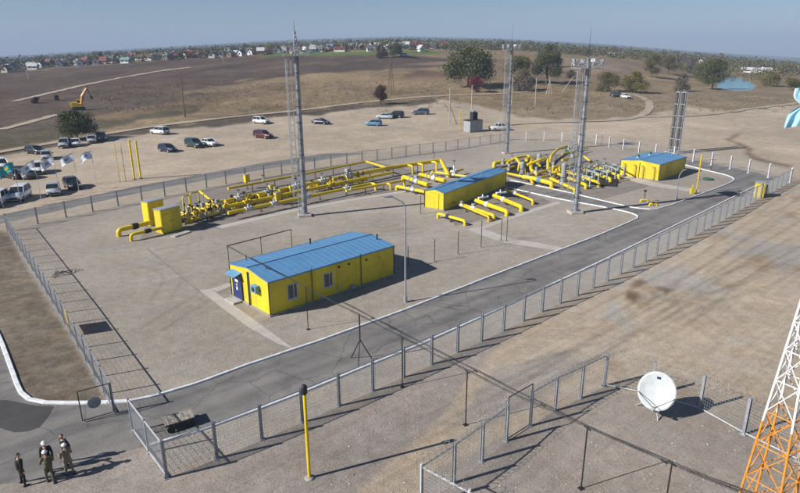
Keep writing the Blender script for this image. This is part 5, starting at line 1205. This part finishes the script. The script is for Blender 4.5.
bo_ = [(1.0, -.2, 1.8), (1.6, -.2, 4.6), (3.4, -.2, 7.2)]; mb = MB(); mb.tube(bo_, [.38, .42, .26], 4, sm=False); mb.build('boom', 'excavator_orange', root)
mb = MB(); mb.tube([(2.9, -.2, 7.6), (3.4, -.2, 7.2), (4.3, -.2, 4.6)], [.2, .28, .18], 4, sm=False); mb.build('stick', 'excavator_orange', root)
mb = MB(); mb.loft([[(4.1, -.8, 4.6), (4.7, -.8, 4.5), (4.9, -.8, 3.6), (4.2, -.8, 3.5)], [(4.1, .4, 4.6), (4.7, .4, 4.5), (4.9, .4, 3.6), (4.2, .4, 3.5)]], sm=False)
for k in range(4): mb.box((4.1, -.65 + k * .3, 3.45), (.2, .08, .1))
mb.build('bucket', 'dark_steel', root)
mb = MB(); mb.tube([(1.1, -.2, 1.9), (2.2, -.2, 4.2)], .09, 6); mb.tube([(1.9, -.2, 5.9), (3.0, -.2, 7.5)], .08, 6); mb.build('hydraulic_cylinder', 'galv', root)

# ------------------------------------------------------------------ people by the entrance
def person(label, px, py, rz, pose, mats_, helmet=None):
    p = g(px, py); root = thing('person', label, 'person', p, rz, 'people by the entrance')
    mb = MB(); bones = []
    def lim(pts, rs, kind):
        pts = [Vector(q) for q in pts]; mb.tube(pts, rs, 10)
        for q, r in zip(pts, rs): mb.ball(q, r, 10)
        for a, b in zip(pts, pts[1:]): bones.append((a, b, kind))
    st = pose.get('stance', .12); fw = pose.get('step', .0)
    hip = .93
    for s, f in ((1, fw), (-1, -fw)):
        an = Vector((f, s * st, .09)); kn = Vector((f * .5 + .04, s * (st * .6 + .05), .50)); hp_ = Vector((0, s * .095, hip))
        lim([hp_, kn, an], [.095, .068, .048], 'leg'); lim([an + Vector((-.06, 0, -.045)), an + Vector((.08, .015 * s, -.05)), an + Vector((.18, .03 * s, -.055))], [.045, .045, .035], 'shoe')
    ch = Vector((pose.get('leanx', .02), 0, 1.32))
    lim([(0, 0, .95), (0.0, 0, 1.10)], [.145, .145], 'leg'); lim([(0, 0, 1.02), (0.01, 0, 1.18), ch], [.155, .165, .175], 'coat')
    for s in (1, -1): lim([ch + Vector((0, 0, .08)), ch + Vector((-.01, s * .17, .10))], [.10, .085], 'coat')
    nk = ch + Vector((.01, 0, .18)); hd_ = nk + Vector((.03, 0, .17)); lim([nk, hd_ - Vector((0, 0, .06))], [.06, .06], 'skin')
    lim([hd_ + Vector((.01, 0, -.06)), hd_ + Vector((0, 0, .02)), hd_ + Vector((-.02, 0, .04))], [.072, .088, .085], 'head')
    lim([hd_ + Vector((.085, 0, .015)), hd_ + Vector((.105, 0, -.02))], [.012, .017], 'skin'); 
    for s in (1, -1): lim([hd_ + Vector((-.005, s * .088, .01)), hd_ + Vector((-.01, s * .092, -.02))], [.018, .014], 'skin')
    for s, (el, wr) in zip((1, -1), pose['arms']):
        sh = ch + Vector((-.01, s * .19, .10)); el = sh + Vector(el); wr_ = el + Vector(wr)
        lim([sh, el, wr_], [.072, .055, .040], 'coat'); d = (wr_ - el).normalized(); pc = wr_ + d * .06; lim([wr_, pc], [.034, .040], 'skin')
        side = d.cross(Vector((1, 0, 0))); side = side.normalized() if side.length > .1 else Vector((0, 1, 0)); bend = side.cross(d)
        for k in range(4):
            b0 = pc + side * (.030 - .020 * k) + d * .02; ln = (.065, .075, .07, .055)[k]
            lim([b0, b0 + d * ln * .55 - bend * .008, b0 + d * ln - bend * .025], [.0095, .009, .008], 'skin')
        t0 = pc + side * .038 - d * .03; lim([t0, t0 + side * .02 + d * .03, t0 + side * .022 + d * .06 - bend * .01], [.011, .010, .009], 'skin')
    me = mb.mesh('tmp', []); tmp = bpy.data.objects.new('tmp', me); COL.objects.link(tmp)
    md = tmp.modifiers.new('r', 'REMESH'); md.mode = 'VOXEL'; md.voxel_size = .010; sm_ = tmp.modifiers.new('s', 'SMOOTH'); sm_.iterations = 3; sm_.factor = .5
    dg = bpy.context.evaluated_depsgraph_get(); ev = bpy.data.meshes.new_from_object(tmp.evaluated_get(dg)); bpy.data.objects.remove(tmp); ev.name = 'body'
    kinds = ['leg', 'coat', 'shoe', 'skin', 'head']; A = np.array([list(b[0]) for b in bones]); Bv = np.array([list(b[1]) for b in bones]); D = Bv - A; kk = np.array([kinds.index(b[2]) for b in bones])
    n = len(ev.polygons); C = np.zeros(n * 3); ev.polygons.foreach_get('center', C); C = C.reshape(-1, 3); best = np.full(n, 1e9); mi = np.zeros(n, int)
    for a, d, k in zip(A, D, kk):
        t = np.clip(((C - a) @ d) / max(1e-9, d @ d), 0, 1); ds_ = np.linalg.norm(C - a - t[:, None] * d, axis=1) - (.06 if k in (3, 4) else .0) * 0
        up_ = ds_ < best; best[up_] = ds_[up_]; mi[up_] = k
    hair = (mi == 4) & ((C[:, 2] > hd_.z + .055) | (C[:, 0] < hd_.x - .045)); mi[(mi == 4) & ~hair] = 3
    mi[(C[:, 2] > .93) & (C[:, 2] < 1.12) & (mi == 0)] = 1
    for m_ in (mats_[0], mats_[1], 'black', 'skin', 'black'): ev.materials.append(M(m_))
    ev.polygons.foreach_set('material_index', mi.astype(np.int32)); ev.polygons.foreach_set('use_smooth', np.ones(n, bool)); ev.update()
    link('body', ev, root)
    ey = MB()
    for s in (1, -1): ey.ball(hd_ + Vector((.078, s * .032, .018)), .011, 6)
    ey.build('eyes', 'black', root)
    if helmet:
        h_ = MB(); c = hd_ + Vector((-.01, 0, .05)); h_  .ball(c, .116, 14, sz=.95, zmin=0); h_.tube([c + Vector((0, 0, -.005)), c + Vector((0, 0, .012))], [.132, .132], 16); h_.box(c + Vector((.125, 0, 0)), (.08, .16, .012)); h_.build('hard_hat', helmet, root)
mat('cloth_black', (.018, .018, .02), .9, 0, .2, 6); mat('cloth_navy', (.02, .025, .04), .9, 0, .2, 6); mat('camo', (.14, .125, .07), .9, 0, .35, 9, col2=(.03, .035, .02)); mat('khaki', (.22, .18, .12), .9, 0, .2, 7); mat('helmet_white', (.82, .83, .84), .3, 0, .02, 3)
relaxed = (((-.02, .06, -.30), (.08, .02, -.26)), ((-.02, -.06, -.30), (.08, -.02, -.26)))
front_ = (((.06, .08, -.28), (.24, -.08, .04)), ((.06, -.08, -.28), (.24, .08, .04)))
behind = (((-.08, .08, -.28), (-.10, -.14, -.20)), ((-.08, -.08, -.28), (-.10, .14, -.20)))
person('person in black clothes standing apart, feet spread on the asphalt', 23.5, 484.5, .9, dict(stance=.22, arms=relaxed), ('cloth_black', 'cloth_black'))
person('person in white helmet and dark jacket behind the camouflage one', 50, 471.5, -1.2, dict(step=.12, arms=relaxed), ('cloth_navy', 'cloth_black'), 'helmet_white')
person('person in white helmet and camouflage clothes with hands raised in front', 51, 482.5, 2.2, dict(step=.16, arms=front_, leanx=.05), ('camo', 'camo'), 'helmet_white')
person('bareheaded person in dark jacket beside the khaki one', 68, 463.5, -2.0, dict(step=.14, arms=behind), ('cloth_navy', 'cloth_black'))
person('person in white helmet and khaki work clothes holding hands together', 70.5, 474.5, 2.6, dict(step=.1, arms=front_), ('khaki', 'khaki'), 'helmet_white')

# ------------------------------------------------------------------ trees
def leafmat(name, c, c2):
    m = bpy.data.materials.new(name); m.use_nodes = True; t = m.node_tree; b = t.nodes['Principled BSDF']; b.inputs['Roughness'].default_value = .75; b.inputs['Specular IOR Level'].default_value = .2
    oi = t.nodes.new('ShaderNodeNewGeometry'); cr = t.nodes.new('ShaderNodeValToRGB'); cr.color_ramp.elements[0].color = (*c2, 1); cr.color_ramp.elements[1].color = (*c, 1)
    t.links.new(oi.outputs['Random Per Island'], cr.inputs[0]); t.links.new(cr.outputs[0], b.inputs['Base Color']); MATS[name] = m; return m
leafmat('leaf_dark', (.12, .125, .045), (.045, .055, .022)); leafmat('leaf_olive', (.17, .15, .06), (.08, .08, .032)); leafmat('leaf_yellow', (.21, .18, .055), (.11, .11, .04)); leafmat('leaf_red', (.22, .035, .045), (.11, .02, .025)); leafmat('leaf_brown', (.14, .075, .045), (.07, .045, .03)); leafmat('leaf_grey', (.17, .145, .11), (.10, .085, .06))
def leaves(pts, size, rng):
    n = len(pts); a = rng.normal(size=(n, 3)); a /= np.linalg.norm(a, axis=1)[:, None]; b = rng.normal(size=(n, 3)); b -= a * (a * b).sum(1)[:, None]; b /= np.linalg.norm(b, axis=1)[:, None]
    s = size * rng.uniform(.6, 1.3, (n, 1)); V = np.stack([pts - a * s, pts - b * s * .6, pts + a * s, pts + b * s * .6], 1).reshape(-1, 3); return V
def mesh_quads(name, V, mt, mi=None):
    me = bpy.data.meshes.new(name); n = len(V) // 4; me.vertices.add(len(V)); me.vertices.foreach_set('co', V.astype(np.float32).ravel()); me.loops.add(len(V)); me.loops.foreach_set('vertex_index', np.arange(len(V), dtype=np.int32)); me.polygons.add(n); me.polygons.foreach_set('loop_start', np.arange(0, len(V), 4, dtype=np.int32))
    me.update(calc_edges=True)
    for m_ in (mt if isinstance(mt, list) else [mt]): me.materials.append(M(m_))
    if mi is not None: me.polygons.foreach_set('material_index', mi.astype(np.int32))
    return me
def tree(label, px, py, yt, wpx, leaf, seed, name='tree', cat='tree', bush=False, dens=1.0):
    p = gt(px, py); rng = np.random.default_rng(seed); lo, hi = 0, 60
    for _ in range(40):
        mm = (lo + hi) / 2
        if proj(p.x, p.y, p.z + mm)[1] > yt: lo = mm
        else: hi = mm
    h = lo; dist = p.length; wd = wpx * dist / F_PX * .5
    o = thing(name, label, cat, p)
    z0 = h * (.06 if bush else .2); ch = (h - z0); tr = MB(); th_ = h * (.3 if bush else .45)
    tr.tube([(0, 0, -.3), (.05 * h * rng.normal() * .2, 0, th_ * .5), (0, 0, th_), (.1, 0, h * .8)], [h * .028, h * .022, h * .017, h * .004], 8)
    K = int(14 if not bush else 10); cl = []
    for k in range(K):
        az_ = rng.uniform(0, 2 * pi); t = rng.uniform(0.08, .95); rad = wd * (.30 + .62 * math.sin(pi * min(1, .18 + t * .78)) ** .8) * rng.uniform(.45, .82); c = np.array([rad * cos(az_), rad * sin(az_), z0 + ch * t * .86]); cr_ = wd * rng.uniform(.32, .5)
        cl.append((c, cr_)); s_ = rng.uniform(.25, .7) * th_ + (.1 * h); tr.tube([(0, 0, min(s_, c[2] * .8)), Vector(c) * .6 + Vector((0, 0, c[2] * .1)), Vector(c)], [h * .012, h * .008, h * .003], 5)
    cl.append((np.array([0, 0, z0 + ch * .88]), wd * .26)); cl.append((np.array([wd * .15, 0, z0 + ch * .6]), wd * .45))
    tr.build('trunk', 'bark', o); P_ = []
    for c, r_ in cl:
        n = int(800 * dens); q = rng.normal(size=(n, 3)); q /= np.linalg.norm(q, axis=1)[:, None]; q *= (rng.uniform(.35, 1.0, (n, 1)) ** .5) * r_ * (1 + .25 * rng.normal(size=(n, 1))); q[:, 2] *= .8; P_.append(c + q)
    P_ = np.concatenate(P_); P_[:, 2] = np.clip(P_[:, 2], h * .03, h * 1.0)
    cr = link('crown', mesh_quads('crown', leaves(P_, max(.12, wd * .036), rng), leaf), o); cr['kind'] = 'stuff'
    return o
trees = [('broad dark green tree beside a red shrub in the dry field', 468, 87, 47.5, 48, 'leaf_dark', 1), ('dark red shrub under the broad green tree', 476, 92.5, 75.5, 15, 'leaf_red', 2, 'shrub', 'shrub', True),
    ('dark green upright tree behind the pale poles', 546, 84, 45.5, 29, 'leaf_dark', 3), ('yellow-green rounded tree left of the upright dark tree', 518, 82, 56, 26, 'leaf_yellow', 4), ('low grey-brown bush beneath the yellow-green tree', 523, 91, 70, 27, 'leaf_grey', 5, 'shrub', 'shrub', True),
    ('narrow dark tree just right of the upright dark tree', 557, 67, 50.5, 9, 'leaf_dark', 6), ('round olive tree left of the black off-road car', 606, 92, 72, 23, 'leaf_olive', 7, 'tree', 'tree', True), ('round yellow-green tree right of the black off-road car', 634, 93, 71, 24, 'leaf_yellow', 8, 'tree', 'tree', True),
    ('olive tree at the far edge of the tan field', 651, 77, 53, 17, 'leaf_olive', 9), ('olive tree standing second along the tan field edge', 668, 74, 54.5, 14, 'leaf_olive', 10), ('grey-olive bush left of the pond', 681.5, 91.5, 73, 17, 'leaf_grey', 11, 'shrub', 'shrub', True),
    ('dense dark green tree at the pond shore', 712, 89.5, 58.5, 24, 'leaf_dark', 12), ('smaller green tree behind the pond-shore tree', 700, 81, 62, 15, 'leaf_olive', 13), ('yellow-green bush beyond the pond', 768, 86.5, 71.5, 19, 'leaf_yellow', 14, 'shrub', 'shrub', True), ('yellowish bush farthest right of the pond', 792, 90, 78, 15, 'leaf_yellow', 15, 'shrub', 'shrub', True),
    ('dark green tree at the end of the green strip', 395.5, 57, 43, 15, 'leaf_dark', 16), ('reddish-brown bush next to the green strip tree', 383, 58, 49, 13, 'leaf_brown', 17, 'shrub', 'shrub', True), ('small brown tree beside the timber A-frame pole', 380.5, 104.5, 84.5, 14, 'leaf_brown', 18),
    ('round dark olive tree shading parked cars by the dirt road', 78, 140, 111, 34, 'leaf_dark', 19), ('small dark bush in the ploughed land near the track end', 36, 103, 97, 7, 'leaf_brown', 20, 'shrub', 'shrub', True), ('tiny dark bush between the track and excavator', 57, 100.5, 95, 4, 'leaf_brown', 21, 'shrub', 'shrub', True),
    ('slim tree left of the pond among grey bushes', 690, 73, 57, 10, 'leaf_grey', 22), ('grey bush on the slope above the leaning pole', 570, 78, 70, 10, 'leaf_grey', 23, 'shrub', 'shrub', True)]
for t in trees: tree(*t)

# far belts of trees that read as one mass
def belt(name, label, n, fn, seed, kinds, hh=(4, 9), q=60):
    rng = np.random.default_rng(seed); Vs = []; Ms = []; ar = np.array([fn(rng) for _ in range(n)]); X = ar[:, 1] * np.sin(ar[:, 0]); Y = ar[:, 1] * np.cos(ar[:, 0]); Z = T(X, Y)
    for x, y, z, r in zip(X, Y, Z, ar[:, 1]):
        h = rng.uniform(*hh) * (1 + .35 * (rng.random() > .93)); wd = h * rng.uniform(.34, .6); m_ = int(np.clip(q * (480 / r) ** 1.2, 12, q))
        k = rng.choice(len(kinds), p=[k_[1] for k_ in kinds])
        p = rng.normal(size=(m_, 3)); p /= np.linalg.norm(p, axis=1)[:, None]; p *= rng.uniform(.5, 1.05, (m_, 1)); p *= np.array([wd, wd, h * .5]); p += np.array([x, y, z + h * .46])
        Vs.append(leaves(p, wd * 1.55 / m_ ** .5, rng)); Ms.append(np.full(m_, k))
    o = link(name, mesh_quads(name, np.concatenate(Vs), [k_[0] for k_ in kinds], np.concatenate(Ms))); o['kind'] = 'stuff'; o['label'] = label; return o
def azx(x): return float(np.interp(x, KX, KA)) if 0 <= x <= 800 else (KA[0] + (x) * .0016 if x < 0 else KA[-1] + (x - 800) * .0016)
dk = [('leaf_dark', .72), ('leaf_olive', .16), ('leaf_brown', .08), ('leaf_grey', .04)]
belt('village_trees', 'dark garden trees standing among and behind the village houses', 2900, lambda r: (azx(r.uniform(-80, 470)), 455 + 420 * r.random() ** 1.35), 31, dk, (2.2, 6.0))
belt('far_woods', 'far dark woods along the horizon', 6500, lambda r: (azx(r.uniform(-90, 890)), 760 * (5.4 ** (r.random() ** 1.0))), 32, dk, (4, 8), 26)
belt('field_trees', 'trees and scrub massed beyond the tan field and pond', 1700, lambda r: (azx(r.uniform(470, 880)), 460 + 560 * r.random() ** 1.3), 33, [('leaf_dark', .5), ('leaf_olive', .22), ('leaf_grey', .18), ('leaf_brown', .1)], (2.8, 6.5))
belt('scrub', 'grey dry scrub along the far side of the pond', 90, lambda r: (azx(r.uniform(735, 860)), r.uniform(390, 470)), 34, [('leaf_grey', .6), ('leaf_olive', .25), ('leaf_brown', .15)], (2, 4.5), 40)
def tuft_field(name, label, n, px0, px1, py0, py1, seed):      # dry grass clumps on the open land
    rng = np.random.default_rng(seed); Vs = []; Ms = []; cor = [gt(x, y) for x in (px0, px1) for y in (py0, py1)]
    a0, a1 = min(atan2(c.x, c.y) for c in cor), max(atan2(c.x, c.y) for c in cor); r0, r1 = min(hypot(c.x, c.y) for c in cor), max(hypot(c.x, c.y) for c in cor)
    a = rng.uniform(a0, a1, n); r = np.sqrt(rng.uniform(r0 * r0, r1 * r1, n)); X = r * np.sin(a); Y = r * np.cos(a); Z = T(X, Y); PX, PY = proj(X, Y, Z)
    keep = (PX > px0) & (PX < px1) & (PY > py0) & (PY < py1) & (np.hypot(X - PC.x, Y - PC.y) > PR + 3)
    for x, y, z in zip(X[keep], Y[keep], Z[keep]):
        s = rng.uniform(.25, .7); m_ = 10; q = rng.normal(size=(m_, 3)) * np.array([s, s, s * .35]); q[:, 2] = abs(q[:, 2]); q += np.array([x, y, z]); Vs.append(leaves(q, s * .35, rng)); Ms.append(np.full(m_, rng.integers(2)))
    o = link(name, mesh_quads(name, np.concatenate(Vs), ['leaf_grey', 'dry_tuft'], np.concatenate(Ms))); o['kind'] = 'stuff'; o['label'] = label
leafmat('dry_tuft', (.30, .23, .12), (.18, .135, .07))
tuft_field('dry_grass', 'dry grass clumps on the open slope', 2200, 490, 810, 84, 114, 41)
tuft_field('dry_weeds', 'dry weeds along the dirt road', 1800, 90, 460, 82, 112, 42)

# loose stones on the bare ground
def stones(name, label, n, box, seed, size):
    rng = np.random.default_rng(seed); mb = MB(); ph = (1 + 5 ** .5) / 2
    for i in range(n):
        x_, y_ = rng.uniform(box[0], box[2]), rng.uniform(box[1], box[3]); p = g(x_, y_)
        if inpoly(np.array(p.x), np.array(p.y), [(q.x, q.y) for q in front_road]): continue
        s = size * rng.uniform(.4, 1.4) ** 2; q = rng.normal(size=3) * .25 + 1
        vs = [(p.x + x * s * q[0] * (1 + .3 * rng.normal()), p.y + y * s * q[1] * (1 + .3 * rng.normal()), max(-.01, z * s * .7)) for x, y, z in ((1, 0, 0), (0, 1, 0), (-1, 0, 0), (0, -1, 0), (.2, .1, 1), (0, 0, -.4))]
        mb.add(vs, [(0, 1, 4), (1, 2, 4), (2, 3, 4), (3, 0, 4), (1, 0, 5), (2, 1, 5), (3, 2, 5), (0, 3, 5)], int(rng.integers(2)))
    o = mb.build(name, ['stone_pale', 'stone_dark']); o['kind'] = 'stuff'; o['label'] = label
mat('stone_pale', (.40, .36, .31), .9, 0, .2, 3); mat('stone_dark', (.20, .175, .15), .9, 0, .2, 3)
stones('loose_stones', 'loose stones strewn over the bare foreground earth', 1500, (180, 330, 800, 500), 51, .035)
stones('yard_stones', 'small stones scattered on the gravel yard', 900, (90, 225, 420, 400), 52, .03)

# ------------------------------------------------------------------ village houses
def house_meshes(wl, wd, h, rise):
    w_ = MB(); w_.box((0, 0, h / 2 - .4), (wl, wd, h + .8)); w_.add([(-wl / 2, -wd / 2, h), (-wl / 2, wd / 2, h), (-wl / 2, 0, h + rise), (wl / 2, -wd / 2, h), (wl / 2, wd / 2, h), (wl / 2, 0, h + rise)], [(0, 2, 1), (3, 4, 5)])
    r_ = MB(); o_ = .5
    for s in (-1, 1):
        y0 = s * (wd / 2 + o_); z0 = h - rise * o_ / (wd / 2); a = [(-wl / 2 - o_, y0, z0), (wl / 2 + o_, y0, z0), (wl / 2 + o_, 0, h + rise), (-wl / 2 - o_, 0, h + rise)]; vs = [(x, y, z + .15) for x, y, z in a] + a; fs = [(0, 1, 2, 3), (7, 6, 5, 4), (0, 4, 5, 1), (1, 5, 6, 2), (2, 6, 7, 3), (3, 7, 4, 0)]; r_.add(vs, fs if s < 0 else [f[::-1] for f in fs])
    c_ = MB(); c_.box((wl * .2, wd * .15, h + rise * .9), (.5, .5, 1.2)); win = MB(); win.box((0, 0, 0), (1.0, .1, 1.1)); 
    return w_.mesh('wall', ['house_white']), r_.mesh('roof', ['roof_grey']), c_.mesh('chimney', ['house_white']), win.mesh('window', ['glass'])
for n_, c in dict(house_white=(.74, .74, .74), house_cream=(.55, .48, .38), house_brick=(.24, .12, .09), roof_grey=(.12, .125, .135), roof_red=(.16, .04, .04), roof_white=(.48, .50, .52), roof_blue=(.12, .18, .26), roof_teal=(.16, .27, .28), roof_brown=(.10, .06, .045)).items(): mat(n_, c, .7, 0, .1, .5)
HD = [(5.4, 4.0, 2.2), (4.6, 4.0, 3.0), (7.6, 3.8, 2.0), (4.4, 3.9, 2.2)]; HM = [house_meshes(*d_, r_) for d_, r_ in zip(HD, (1.4, 1.8, 1.2, 2.1))]
WN = {'house_white': 'white walled', 'house_cream': 'cream walled', 'house_brick': 'brick walled'}; RN = {'roof_grey': 'grey roof', 'roof_red': 'dark red roof', 'roof_white': 'pale metal roof', 'roof_blue': 'blue roof', 'roof_teal': 'teal roof', 'roof_brown': 'brown roof'}; TY = ['low', 'two-storey', 'long', 'steep-roofed']
hr = random.Random(5)
def house(a, r, k, wm_, rm_, rz, sx=1.0):
    x, y = r * sin(a), r * cos(a); p = Vector((x, y, float(T(x, y)))); lab = f'{TY[k]} {WN[wm_]} village house with {RN[rm_]} in the distance'
    o = thing('village_house', lab, 'house', p, rz, lab.replace(' in the distance', '') + 's'); o.scale = (sx, 1.2 if sx > 1 else 1, 1); wl, wd, h = HD[k]
    for nm, me, m_ in (('wall', HM[k][0], wm_), ('roof', HM[k][1], rm_)):
        c = link(nm, me, o); c.material_slots[0].link = 'OBJECT'; c.material_slots[0].material = M(m_)
        if nm == 'roof': link('chimney', HM[k][2], c)
    for s in (-1, 1):
        for f in (-.28, .28): link('window', HM[k][3], o, (f * wl, s * wd / 2, 1.4))
        wv = link('window', HM[k][3], o, (s * wl / 2, 0, 1.5)); wv.rotation_euler.z = pi / 2
px_ = -25.0
while px_ < 455:
    for row in range(5):
        if hr.random() < (.72, .75, .75, .7, .6)[row] * (1 if px_ < 430 else .5):
            house(azx(px_ + hr.uniform(-3, 3)), RV - 6 + row * 11 + hr.uniform(-5, 9), hr.choice([0, 0, 1, 2, 3, 3]), hr.choice(['house_white'] * 5 + ['house_cream'] * 2 + ['house_brick']), hr.choice(['roof_grey'] * 5 + ['roof_white'] * 3 + ['roof_red'] * 4 + ['roof_blue', 'roof_brown', 'roof_brown', 'roof_teal']), hr.uniform(-.5, .5) + hr.choice([0, pi / 2]))
    px_ += hr.uniform(7.5, 10.5)
for hs_ in ((azx(616), 520, 2, 'house_white', 'roof_white', -.3, 1.3), (azx(758), 500, 2, 'house_white', 'roof_white', -.55, 2.2), (azx(703), 560, 0, 'house_white', 'roof_grey', .4), (azx(783), 640, 0, 'house_cream', 'roof_red', .1)): house(*hs_)

# ------------------------------------------------------------------ the air
hz = MB(); hz.box((0, 0, 75), (14500, 14500, 190)); me = hz.mesh('haze', [])
hm = bpy.data.materials.new('haze'); hm.use_nodes = True; hn = hm.node_tree; hn.nodes.clear(); ho = hn.nodes.new('ShaderNodeOutputMaterial'); hv = hn.nodes.new('ShaderNodeVolumePrincipled')
hv.inputs['Color'].default_value = (.50, .64, .88, 1); hv.inputs['Density'].default_value = 0.00032; hv.inputs['Anisotropy'].default_value = 0.0
hn.links.new(hv.outputs[0], ho.inputs['Volume']); me.materials.append(hm); o = link('haze', me); o['kind'] = 'stuff'; o['label'] = 'thin pale blue haze over the plain'
